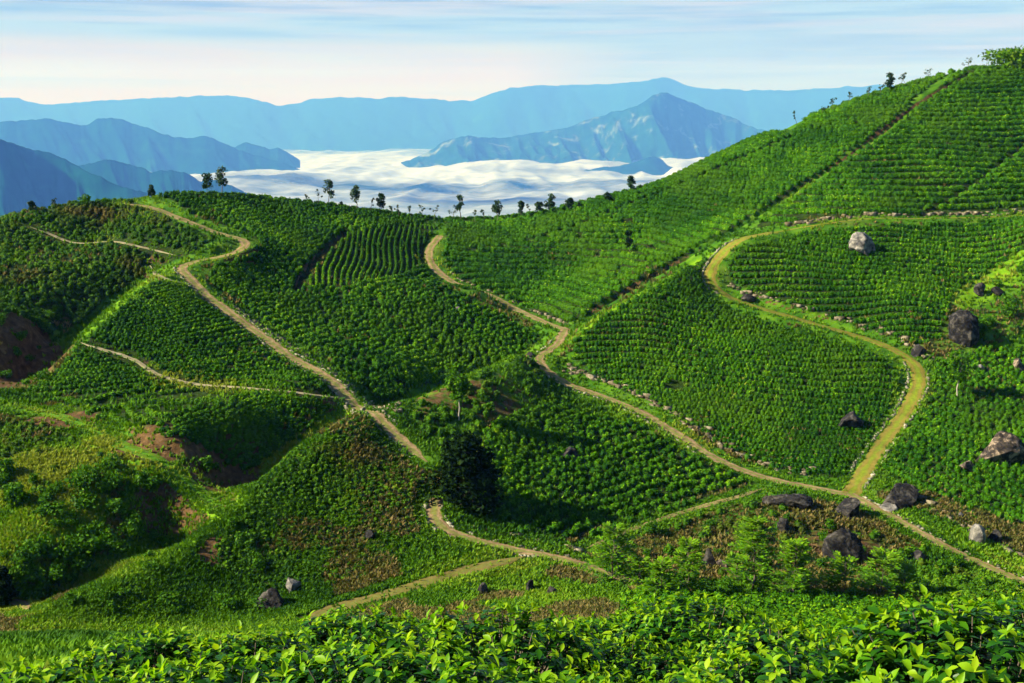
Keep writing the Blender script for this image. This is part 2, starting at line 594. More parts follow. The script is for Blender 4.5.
c_ = 1
FIELDS = [  # name, outline, row spacing, spacing in the row, bush height, share planted, jitter, row mix (1 = contour), label
    ("hill_crest", [(446, 222, 1), (510, 220, 1), (560, 214, 1), (600, 204, 1), (640, 193, 1), (700, 168, 1), (760, 141, 1), (790, 138), (720, 168), (660, 193), (620, 208), (570, 228), (528, 241), (480, 250), (446, 255)],
     1.8, 0.46, 0.75, 0.985, 0.03, 0.7, "tea rows along the crest of the big hill above a thin dark footpath"),
    ("hill_west", [(446, 256), (480, 251), (528, 242), (570, 229), (620, 209), (660, 194), (720, 169), (790, 139), (820, 116, 1), (880, 98, 1), (930, 83, 1), (963, 75, 1), (885, 128), (800, 187),
                   (740, 224), (690, 256), (640, 284), (592, 313), (568, 323), (535, 313), (505, 299), (470, 285), (446, 264), (441, 246)],
     2.0, 0.46, 0.8, 0.99, 0.02, 0.95, "tea rows curving up the big hill west of its long drain"),
    ("hill_east", [(977, 73, 1), (1024, 71, 1), (1130, 56, 1), (1130, 209), (1024, 211), (940, 213), (860, 216), (790, 222), (752, 229), (800, 194), (890, 132)],
     2.1, 0.46, 0.8, 0.99, 0.02, 0.95, "tea rows high on the big hill east of its long drain"),
    ("front_lobe", [(737, 240), (700, 262), (650, 288), (600, 318), (577, 338), (573, 358), (602, 380), (650, 400), (700, 430), (725, 450), (790, 473), (840, 479), (868, 440), (890, 405), (897, 380), (885, 361),
                    (845, 346), (790, 331), (735, 312), (705, 298), (702, 275), (718, 255)], 1.15, 0.45, 0.6, 0.98, 0.035, 0.85, "tea rows on the rounded slope between the two dirt roads"),
    ("upper_east", [(745, 248), (800, 234), (860, 227), (940, 224), (1130, 222), (1110, 248), (1012, 258), (972, 283), (952, 300), (940, 340), (918, 346), (895, 338), (850, 322), (800, 308), (755, 293), (729, 280), (729, 264)],
     1.3, 0.46, 0.62, 0.98, 0.035, 0.85, "tea rows below the upper track around the pale faced boulder"),
    ("lower_east", [(935, 368), (985, 345), (1130, 355), (1130, 560), (1030, 528), (965, 508), (905, 483), (886, 468), (902, 440), (926, 405)], 1.2, 0.5, 0.65, 0.97, 0.06, 0.5,
     "tea rows beside the grassy road around the large brown boulder"),
    ("valley", [(150, 204, 1), (200, 199, 1), (260, 202, 1), (330, 210, 1), (380, 217, 1), (430, 222, 1), (440, 225, 1), (420, 226), (347, 234), (312, 270), (300, 290), (345, 288), (400, 278), (424, 264), (440, 285), (470, 301), (505, 319), (545, 337), (528, 350), (500, 360),
                (440, 383), (400, 397), (382, 401), (352, 378), (312, 352), (272, 326), (232, 298), (207, 280), (217, 264), (264, 248), (256, 236), (226, 226), (186, 212)],
     1.25, 0.7, 0.75, 0.97, 0.14, 0.6, "tea bushes filling the valley right of the long stony road"),
    ("valley_upper", [(350, 231), (420, 225), (440, 226), (427, 242), (423, 262), (400, 276), (345, 286), (303, 288), (314, 270)], 0.72, 0.42, 0.5, 0.98, 0.04, 0.3, "bright tea in curved rows beside the upper end of the back road"),
    ("west_front", [(170, 284), (190, 296), (230, 322), (270, 350), (310, 376), (343, 396), (328, 412), (308, 432), (268, 462), (240, 470), (215, 455), (172, 438), (120, 425), (70, 411), (30, 390), (77, 348), (117, 315), (152, 284)],
     1.05, 0.48, 0.48, 0.97, 0.04, 0.92, "low tea rows on the left hill above the red earth bank"),
    ("west_back", [(-70, 240, 1), (0, 226, 1), (40, 217, 1), (90, 209, 1), (118, 206, 1), (180, 224), (220, 238), (185, 257), (150, 267), (105, 298), (62, 330), (30, 320), (0, 322), (-70, 300)],
     1.25, 0.85, 0.6, 0.82, 0.22, 0.6, "patchy tea on the left hill crossed by a footpath"),
    ("spur", [(366, 412), (395, 450), (425, 475), (425, 520), (470, 545), (400, 568), (320, 592), (262, 592), (218, 560), (210, 520), (262, 480), (310, 445)],
     0.85, 0.5, 0.36, 0.86, 0.14, 0.75, "weedy tea on the spur below the junction of the stony road"),
    ("centre", [(482, 430), (560, 402), (640, 426), (700, 461), (758, 484), (700, 500), (640, 522), (580, 543), (522, 535), (482, 515), (492, 480)],
     1.15, 0.75, 0.7, 0.97, 0.18, 0.6, "tea bushes between the dark tree and the curving dirt road"),
    ("knoll", [(398, 404), (440, 390), (480, 374), (532, 352), (545, 385), (560, 398), (482, 430), (470, 460), (430, 440)], 1.5, 1.2, 0.7, 0.5, 0.45, 0.5, "scattered tea on the brown knoll behind the dark tree"),
    ("lower_corner", [(872, 532), (920, 548), (1000, 582), (1060, 604), (1000, 606), (900, 600), (858, 582)], 1.2, 0.9, 0.65, 0.9, 0.2, 0.6, "tea below the dirt road at the lower right corner"),
    ("hollow", [(602, 548), (700, 512), (762, 496), (802, 520), (812, 560), (700, 592), (604, 592)], 1.3, 1.0, 0.7, 0.5, 0.45, 0.5, "scattered tea among the stones of the hollow"),
    ("west_low", [(-60, 412), (0, 418), (58, 428), (108, 450), (96, 488), (40, 498), (0, 480), (-60, 460)], 1.1, 0.75, 0.55, 0.82, 0.2, 0.6, "tea bushes below the grassy terrace at the left edge"),
]
ROWLINE = {"front_lobe": ((620, 348), (760, 364)), "upper_east": ((780, 270), (930, 277)),
           "lower_east": ((940, 415), (990, 440)), "valley_upper": ((402, 238), (394, 268))}      # two photo points on one row
slope_y, slope_x = np.gradient(Z, RES)
WORLD_FIELDS = {"home_slope": np.array([(4, 26), (18, 26), (75, 60), (62, 80), (25, 82), (9, 80), (5.5, 62)], float)}
FIELDS.append(("home_slope", None, 1.3, 0.75, 0.75, 0.93, 0.12, 0.0, "tea on the slope falling away below the camera"))
FIELD_MASK = np.zeros(XX.shape)
bushes = {}
for (name, pix, row, along, hgt, share, jit, contour, label) in FIELDS:
    poly = WORLD_FIELDS[name] if pix is None else poly_world(pix)
    m = inside(poly, XX, YY)
    FIELD_MASK[m] = np.maximum(FIELD_MASK[m], share)
    gx, gy = slope_x[m].mean(), slope_y[m].mean()
    g = max(np.hypot(gx, gy), 0.12)
    Zs = ZC if False else upsample(ZC)
    wob = (fbm(XX / 18, YY / 18, 31, 2) - 0.5) * 2.6
    lx, ly = gx / g, gy / g
    if name in ROWLINE:
        a, b = (cast(*p_)[0][0] for p_ in ROWLINE[name])
        d_ = unit((b - a)[:2]); lx, ly = -d_[1], d_[0]
        contour = 0.12
    ph = (contour * Zs / g + (1 - contour) * (XX * lx + YY * ly) + wob) / row
    ys, xs = np.where(m)
    y0, y1, x0, x1 = max(ys.min() - 2, 0), ys.max() + 3, max(xs.min() - 2, 0), xs.max() + 3
    sub, X_, Y_ = ph[y0:y1, x0:x1], XX[y0:y1, x0:x1], YY[y0:y1, x0:x1]
    out = []
    for ax in (0, 1):        # where a row line (integer phase) crosses a grid edge
        a = sub[:-1] if ax == 0 else sub[:, :-1]
        b = sub[1:] if ax == 0 else sub[:, 1:]
        lo = np.floor(np.maximum(a, b))
        cr = np.floor(a) != np.floor(b)
        t = np.where(cr, (lo - a) / (b - a + 1e-12), 0)[cr]
        sx = (X_[:-1] if ax == 0 else X_[:, :-1])[cr]
        sy = (Y_[:-1] if ax == 0 else Y_[:, :-1])[cr]
        out.append(np.stack([sx + (t * RES if ax == 1 else 0), sy + (t * RES if ax == 0 else 0), lo[cr]], 1))
    P = np.concatenate(out)
    RNG.shuffle(P)
    # thin along each row: cells of the wanted pitch keep one point
    cell = np.stack([np.floor(P[:, 0] / along), np.floor(P[:, 1] / along), P[:, 2]], 1).astype(np.int64)
    _, k = np.unique(cell, axis=0, return_index=True)
    P = P[k]
    P = P[RNG.random(len(P)) < share]
    P[:, :2] += RNG.normal(0, jit, (len(P), 2)) * row * 0.6
    ok = inside(poly, P[:, 0], P[:, 1])
    ok &= bil(PATH_D, GX, GY, P[:, 0], P[:, 1]) > 0.75
    ok &= bil(DITCH_D, GX, GY, P[:, 0], P[:, 1]) > 0.22
    ok &= (bil(LIT_VERGE_D, GX, GY, P[:, 0], P[:, 1]) > 0) | (RNG.random(len(P)) < 0.12)
    gaps = fbm(P[:, 0] / 5.0, P[:, 1] / 5.0, 77, 3)
    ok &= gaps > (0.12 if share > 0.9 else 0.26 if share > 0.8 else 0.42)
    bushes[name] = (P[ok], row, along, hgt, label, share)

# ------------------------------------------------------------------ materials of the place
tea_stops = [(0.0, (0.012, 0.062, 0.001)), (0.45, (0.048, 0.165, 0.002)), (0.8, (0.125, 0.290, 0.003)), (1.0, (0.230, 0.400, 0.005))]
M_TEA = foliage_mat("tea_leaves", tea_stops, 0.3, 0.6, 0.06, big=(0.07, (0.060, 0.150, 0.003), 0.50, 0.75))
M_TEA_WEEDY = foliage_mat("weedy_tea_leaves", [(0.0, (0.018, 0.065, 0.002)), (0.5, (0.055, 0.150, 0.003)), (0.85, (0.115, 0.240, 0.006)), (1.0, (0.180, 0.210, 0.018))], 0.25, 0.6, 0.06,
                          big=(0.11, (0.105, 0.085, 0.016), 0.55, 0.75))
M_GRASS = foliage_mat("grass_blades", [(0.0, (0.030, 0.100, 0.004)), (0.4, (0.075, 0.190, 0.006)), (0.75, (0.150, 0.290, 0.010)), (1.0, (0.240, 0.290, 0.030))], 0.35, 0.6, 0.05)
M_DRY = foliage_mat("dry_grass_blades", [(0.0, (0.05, 0.07, 0.012)), (0.5, (0.12, 0.12, 0.025)), (1.0, (0.22, 0.16, 0.06))], 0.3, 0.7, 0.1)
M_SHRUB = foliage_mat("shrub_leaves", [(0.0, (0.014, 0.060, 0.002)), (0.5, (0.050, 0.160, 0.003)), (1.0, (0.150, 0.290, 0.006))], 0.3, 0.55, 0.08)
M_DARKLEAF = foliage_mat("dark_tree_leaves", [(0.0, (0.003, 0.012, 0.002)), (0.6, (0.009, 0.026, 0.004)), (1.0, (0.024, 0.050, 0.007))], 0.08, 0.7, 0.03)
M_TREELEAF = foliage_mat("ridge_tree_leaves", [(0.0, (0.010, 0.035, 0.012)), (0.6, (0.022, 0.060, 0.018)), (1.0, (0.050, 0.090, 0.020))], 0.2, 0.6, 0.15)
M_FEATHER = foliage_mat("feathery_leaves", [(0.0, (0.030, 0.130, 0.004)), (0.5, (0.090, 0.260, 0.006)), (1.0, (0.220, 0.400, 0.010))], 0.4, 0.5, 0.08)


def bark_mat(name, a, b):
    m, nt, out = new_mat(name)
    c = ramp(nt, noise(nt, 6.0, 5, 0.6, position(nt)), [(0.3, a), (0.7, b)])
    p = N(nt, "ShaderNodeBsdfPrincipled", Roughness=0.85)
    nt.links.new(c, p.inputs["Base Color"]); nt.links.new(p.outputs[0], out.inputs["Surface"])
    return m


M_BARK = bark_mat("brown_bark", (0.05, 0.04, 0.03), (0.14, 0.11, 0.08))
M_PALEBARK = bark_mat("pale_bark", (0.22, 0.20, 0.16), (0.42, 0.39, 0.32))


def rock_mat(name, dark, mid, pale, lo=0.36, hi=0.64):
    m, nt, out = new_mat(name)
    pos = position(nt)
    c = ramp(nt, noise(nt, 1.1, 8, 0.65, pos, 0.6), [(lo, dark), (0.5, mid), (hi, pale)])
    c = mix(nt, ramp(nt, noise(nt, 5.0, 4, 0.6, pos), [(0.58, 0.0), (0.72, 0.55)]), c, (0.06, 0.07, 0.03))
    p = N(nt, "ShaderNodeBsdfPrincipled", Roughness=0.9)
    p.inputs["Specular IOR Level"].default_value = 0.15
    nt.links.new(c, p.inputs["Base Color"])
    b = N(nt, "ShaderNodeBump", Strength=0.6, Distance=0.15)
    nt.links.new(noise(nt, 3.5, 7, 0.65, pos), b.inputs["Height"])
    nt.links.new(b.outputs[0], p.inputs["Normal"]); nt.links.new(p.outputs[0], out.inputs["Surface"])
    return m


M_ROCK_DARK = rock_mat("dark_weathered_rock", (0.006, 0.006, 0.008), (0.017, 0.016, 0.018), (0.085, 0.078, 0.070))
M_ROCK_PALE = rock_mat("pale_grey_rock", (0.03, 0.03, 0.036), (0.13, 0.125, 0.12), (0.32, 0.30, 0.27))
M_ROCK_BROWN = rock_mat("brown_streaked_rock", (0.012, 0.011, 0.012), (0.05, 0.040, 0.034), (0.36, 0.28, 0.21), 0.40, 0.66)
M_STONE = rock_mat("edging_stone", (0.06, 0.065, 0.035), (0.17, 0.165, 0.115), (0.38, 0.36, 0.28))
M_STONE_BROWN = rock_mat("earthy_stone", (0.05, 0.040, 0.024), (0.13, 0.11, 0.07), (0.28, 0.25, 0.18))


def ground_mat():
    m, nt, out = new_mat("hillside_ground")
    pos = position(nt)
    geo = nt.nodes.new("ShaderNodeNewGeometry")
    sp = nt.nodes.new("ShaderNodeSeparateXYZ"); nt.links.new(geo.outputs["Normal"], sp.inputs[0])
    grass = ramp(nt, noise(nt, 0.35, 6, 0.6, pos), [(0.3, (0.014, 0.055, 0.002)), (0.5, (0.042, 0.130, 0.004)), (0.7, (0.105, 0.210, 0.008))])
    grass = mix(nt, ramp(nt, noise(nt, 0.09, 4, 0.55, pos), [(0.55, 0.0), (0.75, 0.8)]), grass, (0.095, 0.100, 0.022))
    soil = ramp(nt, noise(nt, 1.3, 6, 0.65, pos), [(0.3, (0.035, 0.020, 0.008)), (0.55, (0.100, 0.058, 0.024)), (0.75, (0.21, 0.130, 0.058))])
    rows = ramp(nt, noise(nt, 0.8, 5, 0.65, pos), [(0.35, (0.009, 0.012, 0.003)), (0.55, (0.018, 0.042, 0.003)), (0.75, (0.050, 0.070, 0.008))])  # dark soil, deepened to stand for the shade between tea rows
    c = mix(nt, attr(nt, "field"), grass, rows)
    c = mix(nt, attr(nt, "fresh"), c, ramp(nt, noise(nt, 0.9, 5, 0.6, pos), [(0.3, (0.06, 0.17, 0.003)), (0.7, (0.16, 0.30, 0.008))]))  # fresh grass with sunlight painted in along the edges
    steep = ramp(nt, sp.outputs[2], [(0.66, 1.0), (0.80, 0.0)])
    s = math_(nt, "MAXIMUM", attr(nt, "soil"), steep)
    edge = ramp(nt, math_(nt, "ADD", s, math_(nt, "MULTIPLY", math_(nt, "SUBTRACT", noise(nt, 0.9, 5, 0.6, pos), 0.5), 0.9)), [(0.40, 0.0), (0.62, 1.0)])
    c = mix(nt, edge, c, soil)
    p = N(nt, "ShaderNodeBsdfPrincipled", Roughness=0.95)
    p.inputs["Specular IOR Level"].default_value = 0.1
    nt.links.new(c, p.inputs["Base Color"])
    b = N(nt, "ShaderNodeBump", Strength=0.7, Distance=0.3)
    nt.links.new(noise(nt, 1.6, 6, 0.7, pos), b.inputs["Height"])
    nt.links.new(b.outputs[0], p.inputs["Normal"]); nt.links.new(p.outputs[0], out.inputs["Surface"])
    return m


def path_mat(name, dirt_a, dirt_b, mid, mid_amount, edge):
    """across: -1..1 over the width of the track; wheel ruts at +-0.5, greener between and at the edges"""
    m, nt, out = new_mat(name)
    pos = position(nt)
    u = math_(nt, "ABSOLUTE", attr(nt, "across"))
    wob = math_(nt, "MULTIPLY", math_(nt, "SUBTRACT", noise(nt, 0.8, 6, 0.7, pos), 0.5), 1.5)
    u = math_(nt, "ADD", u, wob)
    dirt = ramp(nt, noise(nt, 1.7, 7, 0.7, pos), [(0.3, dirt_a), (0.72, dirt_b)])
    dirt = mix(nt, ramp(nt, noise(nt, 0.28, 4, 0.6, pos), [(0.48, 0.0), (0.66, 0.75)]), dirt, tuple(x * 0.55 for x in dirt_a))
    rut = ramp(nt, math_(nt, "ABSOLUTE", math_(nt, "SUBTRACT", u, 0.52)), [(0.0, 0.65), (0.16, 0.0)])
    dirt = mix(nt, rut, dirt, tuple(x * 0.8 for x in dirt_b))
    g = ramp(nt, u, [(0.0, mid_amount), (0.28, mid_amount * 0.6), (0.42, 0.0), (0.74, 0.0), (0.98, edge)])
    grass = ramp(nt, noise(nt, 2.5, 4, 0.6, pos), [(0.3, mid), (0.7, tuple(min(1, x * 1.9) for x in mid))])
    c = mix(nt, g, dirt, grass)
    p = N(nt, "ShaderNodeBsdfPrincipled", Roughness=0.95)
    p.inputs["Specular IOR Level"].default_value = 0.1
    nt.links.new(c, p.inputs["Base Color"])
    b = N(nt, "ShaderNodeBump", Strength=0.6, Distance=0.08)
    nt.links.new(noise(nt, 5.0, 6, 0.7, pos), b.inputs["Height"])
    nt.links.new(b.outputs[0], p.inputs["Normal"]); nt.links.new(p.outputs[0], out.inputs["Surface"])
    return m


M_PATH_DIRT = path_mat("stony_dirt", (0.095, 0.058, 0.027), (0.36, 0.255, 0.140), (0.08, 0.12, 0.012), 0.65, 0.9)
M_PATH_GRASS = path_mat("worn_grass_track", (0.10, 0.090, 0.014), (0.23, 0.185, 0.038), (0.085, 0.135, 0.006), 0.75, 0.9)
M_PATH_GREEN = path_mat("green_terrace", (0.055, 0.120, 0.006), (0.110, 0.185, 0.010), (0.050, 0.140, 0.004), 0.9, 1.0)
M_FOOT = path_mat("trodden_footpath", (0.22, 0.19, 0.10), (0.40, 0.35, 0.22), (0.12, 0.16, 0.03), 0.0, 0.5)
M_OLIVE = path_mat("dry_grass_track", (0.10, 0.085, 0.022), (0.19, 0.155, 0.045), (0.07, 0.10, 0.012), 0.5, 0.9)

# ------------------------------------------------------------------ the ground as one sheet
SOIL = np.zeros(XX.shape)
for (px, py, rx, ry, a) in [(150, 447, 42, 10, 1.0), (225, 478, 30, 14, 0.9), (60, 420, 45, 7, 0.8), (20, 378, 22, 12, 0.9), (40, 342, 18, 12, 0.55), (62, 245, 40, 14, 0.42), (40, 300, 50, 25, 0.42), (118, 258, 40, 14, 0.40),
                            (215, 552, 16, 12, 0.7), (225, 500, 12, 12, 0.5), (470, 395, 70, 24, 0.55), (540, 400, 50, 14, 0.45), (425, 425, 30, 20, 0.45), (390, 590, 90, 18, 0.5), (270, 570, 50, 24, 0.38), (160, 570, 45, 20, 0.45),
                            (170, 500, 40, 16, 0.2), (840, 545, 50, 18, 0.6), (815, 520, 50, 14, 0.45), (690, 520, 60, 18, 0.38), (300, 500, 60, 22, 0.35), (800, 275, 60, 8, 0.25), (900, 170, 40, 12, 0.35), (500, 345, 30, 8, 0.35),
                            (30, 220, 70, 8, 0.3)]:
    c, hit = cast([px, px + rx, px], [py, py, py + ry])
    w = np.hypot(*(c[1] - c[0])[:2]) + 0.5
    l = min(np.hypot(*(c[2] - c[0])[:2]) + 1.0, 14)
    d = np.hypot((XX - c[0, 0]) / w, (YY - c[0, 1]) / l)
    SOIL = np.maximum(SOIL, a * (1 - smooth(0.5, 1.25, d)))
SOIL = np.maximum(SOIL, 0.48 * (1 - smooth(0.0, 0.7, np.abs(PATH_D - 0.3))))
SOIL = np.maximum(SOIL, 0.8 * (1 - smooth(-0.6, 0.3, DITCH_D)))

ny, nx = XX.shape
i0 = (np.arange(ny - 1)[:, None] * nx + np.arange(nx - 1)[None]).ravel()
quads = [np.stack([i0, i0 + 1, i0 + nx + 1, i0 + nx], 1)]
GV = [np.stack([XX, YY, Z], -1).reshape(-1, 3)]
border = np.concatenate([np.arange(nx), nx - 1 + nx * np.arange(1, ny), (ny - 1) * nx + np.arange(nx - 2, -1, -1), nx * np.arange(ny - 2, 0, -1)])
prev, base = border, GV[0][border]
cen = np.array([0, 140.0])
direction = unit(base[:, :2] - cen)
count = len(GV[0])
zc_ = base[:, 2].copy()
for off, fall in ((12, 4), (40, 16), (110, 50), (260, 130), (600, 280), (1400, 560), (3000, 1080), (8000, 1080), (18000, 1080), (32500, 1080)):
    xy = base[:, :2] + direction * off
    tgt = -40 - fall + 0 * zc_
    wt = min(1.0, off / 300)
    z = (zc_ - fall) * (1 - wt) + np.maximum(-1120, tgt - 20 * vnoise(xy[:, 0] / 90, xy[:, 1] / 90, 5)) * wt
    ring = np.c_[xy, z]
    idx = count + np.arange(len(ring))
    k2 = np.roll(np.arange(len(ring)), -1)
    quads.append(np.stack([prev, idx, idx[k2], prev[k2]], 1))
    GV.append(ring); count += len(ring); prev = idx
GV = np.concatenate(GV)
padn = len(GV) - nx * ny
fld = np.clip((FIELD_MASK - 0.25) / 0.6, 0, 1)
me = mesh_np("ground", GV, quads, ground_mat(), {"field": ("POINT", np.r_[fld.ravel(), np.zeros(padn)]), "fresh": ("POINT", np.r_[(1 - smooth(-0.6, 0.6, LIT_VERGE_D)).ravel(), np.zeros(padn)]), "soil": ("POINT", np.r_[SOIL.ravel(), np.zeros(padn)])})
link("ground", me, kind="structure")


def z_at(x, y):
    return height(x, y)


# ------------------------------------------------------------------ roads, tracks and footpaths
def ribbon(name, P, hw, mat, lift=0.06, seed=1, taper=False):
    P = resample(P, 0.3)
    d = unit(np.gradient(P[:, :2], axis=0))
    s = np.stack([-d[:, 1], d[:, 0]], 1)
    us = np.array([-1.0, -0.75, -0.4, 0, 0.4, 0.75, 1.0])
    L = np.arange(len(P)) * 0.3
    wl = hw * (0.70 + 0.50 * fbm(L / 2.2, L * 0, seed, 4)); wr = hw * (0.70 + 0.50 * fbm(L / 2.2, L * 0 + 9, seed + 5, 3))
    if taper:
        e = np.minimum(L, L[-1] - L)
        f_ = 0.12 + 0.88 * smooth(0, 3.0, e); wl, wr = wl * f_, wr * f_
    v = []
    for u in us:
        w = np.where(u < 0, wl, wr)
        xy = P[:, :2] + s * (u * w)[:, None]
        rut = -0.035 * math.exp(-((abs(u) - 0.5) / 0.2) ** 2)
        v.append(np.c_[xy, height(xy[:, 0], xy[:, 1]) + lift * (1 if abs(u) < 0.9 else 0.4) + rut])
    v = np.stack(v, 1)
    n_, k = len(P), len(us)
    a = (np.arange(n_ - 1)[:, None] * k + np.arange(k - 1)[None]).ravel()
    me = mesh_np(name, v.reshape(-1, 3), [np.stack([a, a + k, a + k + 1, a + 1], 1)], mat, {"across": ("POINT", np.tile(us, n_))})
    return link(name, me, kind="structure")


KIND = {"main": ("dirt_road", M_PATH_DIRT), "centre": ("dirt_road", M_PATH_DIRT), "back": ("dirt_road", M_PATH_DIRT), "bend": ("dirt_road", M_PATH_DIRT), "grassy": ("grassy_road", M_PATH_GRASS),
        "upper": ("dirt_track", M_PATH_GRASS), "right": ("dirt_road", M_PATH_DIRT), "terrace": ("grass_terrace_path", M_PATH_GREEN), "upper_footpath": ("footpath", M_FOOT),
        "field_footpath": ("footpath", M_FOOT), "corner_footpath": ("footpath", M_FOOT), "spur_track": ("grass_track_path", M_OLIVE), "stream_footpath": ("footpath", M_PATH_DIRT), "lower_track": ("footpath", M_PATH_DIRT)}
for k, (name, (P, hw)) in enumerate(PATH_LINES.items()):
    nm, mt = KIND[name]
    ribbon(nm, P, hw, mt, 0.05 + 0.006 * k, k + 3, name in MINOR or name in ("main", "terrace"))


# ------------------------------------------------------------------ tea rows
def tea_mesh(P, row, along, hgt, rng, leaves_near):
    """bushes as domes of leaf clumps, in one mesh of vertices and quads"""
    n_ = len(P)
    dist = P[:, 1]
    sc = rng.uniform(0.85, 1.15, n_)
    rx = row * 0.325 * sc
    h = hgt * rng.uniform(0.82, 1.15, n_)
    base = np.c_[P[:, :2], height(P[:, 0], P[:, 1])]
    tint0 = np.clip(fbm(P[:, 0] / 9, P[:, 1] / 9, 51, 3) * 0.9 - 0.15 + rng.normal(0, 0.14, n_), 0, 1)
    vs, qs, ts, cnt = [], [], [], 0
    # inner core, eight-sided, keeps the bush opaque
    ang = np.arange(7) * 2 * math.pi / 7
    ringz = [(-0.15, 0.75), (0.45, 0.86), (0.80, 0.5), (0.88, 0.02)]
    V = np.stack([np.stack([np.cos(ang) * f, np.sin(ang) * f, np.full(7, z)], 1) for z, f in ringz], 0).reshape(-1, 3)
    a = np.concatenate([k * 7 + np.arange(7) for k in range(3)])
    b = np.concatenate([k * 7 + (np.arange(7) + 1) % 7 for k in range(3)])
    Q = np.stack([a, b, b + 7, a + 7], 1)
    core = base[:, None] + V[None] * np.stack([rx, np.maximum(rx, along * 0.6), h], 1)[:, None] * rng.uniform(0.85, 1.12, (n_, len(V), 1))
    vs.append(core.reshape(-1, 3)); qs.append((Q[None] + (np.arange(n_) * len(V))[:, None, None]).reshape(-1, 4) + cnt); cnt += n_ * len(V)
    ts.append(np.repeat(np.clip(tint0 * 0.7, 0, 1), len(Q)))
    m = leaves_near
    idx = np.repeat(np.arange(n_), m)
    k = len(idx)
    th = rng.uniform(0, 2 * math.pi, k)
    cz = rng.uniform(0.05, 1.0, k) ** 0.8
    r = np.sqrt(np.maximum(1 - cz ** 2.2, 0.0))
    nrm = np.stack([np.cos(th) * r, np.sin(th) * r, cz], 1)
    c = base[idx] + nrm * np.stack([rx[idx] * 1.05, np.maximum(rx, along * 0.6)[idx] * 1.05, h[idx]], 1) * rng.uniform(0.86, 1.12, (k, 1))
    nn = unit(nrm + rng.normal(0, 0.55, (k, 3)) + np.array([0, 0, 0.25]))
    size = rng.uniform(0.10, 0.23, k) * (0.7 + 0.3 * row / 1.2)
    v, q = leaf_quads(c, nn, size, rng, 1.5)
    vs.append(v); qs.append(q + cnt)
    ts.append(np.clip(tint0[idx] + rng.normal(-0.02, 0.20, k) + 0.38 * (cz - 0.45), 0, 1))     # new flush on top, pushed to mimic sunlit tops and shaded sides
    return np.concatenate(vs), np.concatenate(qs), np.concatenate(ts)


n_tea = 0
for name, (P, row, along, hgt, label, share) in bushes.items():
    v, q, t = tea_mesh(P, row, along, hgt, RNG, 30 if along < 0.55 else 44)
    n_tea += len(P)
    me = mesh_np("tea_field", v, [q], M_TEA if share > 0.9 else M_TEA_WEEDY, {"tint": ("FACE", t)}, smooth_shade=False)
    link("tea_field", me, label=label, cat="tea field", kind="stuff")
print("tea bushes", n_tea)


# ------------------------------------------------------------------ grass
def tufts(x, y, hgt, tint, rng, blades=5):
    n_ = len(x)
    base = np.c_[x, y, height(x, y) - 0.03]
    i = np.repeat(np.arange(n_), blades)
    k = len(i)
    a = rng.uniform(0, 2 * math.pi, k)
    hh = hgt[i] * rng.uniform(0.6, 1.25, k)
    lean = rng.uniform(0.1, 0.75, k) * hh
    d = np.stack([np.cos(a), np.sin(a), 0 * a], 1)
    sd = np.stack([-d[:, 1], d[:, 0], 0 * a], 1) * (0.16 * hh + 0.03)[:, None]
    b = base[i] + d * rng.uniform(0, 0.22, (k, 1))
    mid = b + d * (lean * 0.35)[:, None] + np.c_[0 * a, 0 * a, hh * 0.6]
    tip = b + d * lean[:, None] + np.c_[0 * a, 0 * a, hh]
    v = np.stack([b - sd, b + sd, mid + sd * 0.8, tip, mid - sd * 0.8], 1).reshape(-1, 3)
    o = np.arange(k)[:, None] * 5
    return v, np.concatenate([o + [0, 1, 2, 4]]), np.concatenate([o + [4, 2, 3]]), np.clip(tint[i] + rng.normal(0, 0.12, k), 0, 1)


def sample_visible(n_, ymin=55, ymax=215):
    """random ground points, denser near the camera, inside a wide wedge before it"""
    y = 1 / np.sqrt(RNG.uniform(1 / ymax ** 2, 1 / ymin ** 2, n_))
    x = y * RNG.uniform(-0.62, 0.60, n_)
    k = np.abs(x) < 148
    return x[k], y[k]


x, y = sample_visible(270000)
xa = RNG.uniform(-60, 14, 26000); ya = RNG.uniform(9, 58, 26000) ** 1.0
kk = np.abs(xa) < ya * 0.6 + 3
x, y = np.r_[x, xa[kk]], np.r_[y, ya[kk]]
fm, pd, dd, so, vg = (bil(np.clip(a, -9, 50), GX, GY, x, y) for a in (FIELD_MASK, PATH_D, DITCH_D, SOIL, LIT_VERGE_D))
prob = np.where(fm > 0.9, 0.18, np.where(fm > 0.3, 0.55, 0.9)) + np.where((pd > 0) & (pd < 1.6), 0.5, 0)
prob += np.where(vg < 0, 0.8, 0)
prob *= np.where(so > 0.5, 0.15, 1.0)
gd = np.full(XX.shape, 1e9)
for nm_ in ("terrace", "spur_track"):
    D_, _ = line_distance(PATH_LINES[nm_][0]); gd = np.minimum(gd, D_ - PATH_LINES[nm_][1] * 0.95)
on_green = bil(np.minimum(gd, 50), GX, GY, x, y) < 0
k = (RNG.random(len(x)) < prob) & ((pd > -0.3 * RNG.random(len(x))) | (on_green & (RNG.random(len(x)) < np.where(x * 0 + y > 92, 0.55, 0.05)))) & (dd > 0)
x, y, pd, fm, vg = x[k], y[k], pd[k], fm[k], vg[k]
patch = fbm(x / 12, y / 12, 61, 3)
tint = 0.22 + 1.5 * (patch - 0.42) + 0.26 * (pd < 1.5) + 0.35 * (vg < 0)  # last term lightens the edge strips as if the sun caught them
hg = (0.22 + 0.30 * fbm(x / 6, y / 6, 62, 2)) * np.where(pd < 0, 0.75, np.where(pd < 1.2, 0.8, 1.0)) * (0.75 + y / 300)
dry = (fbm(x / 10, y / 10, 63, 3) > 0.60) & (pd > 1.2) & (vg > 0.5) & (y > 62)
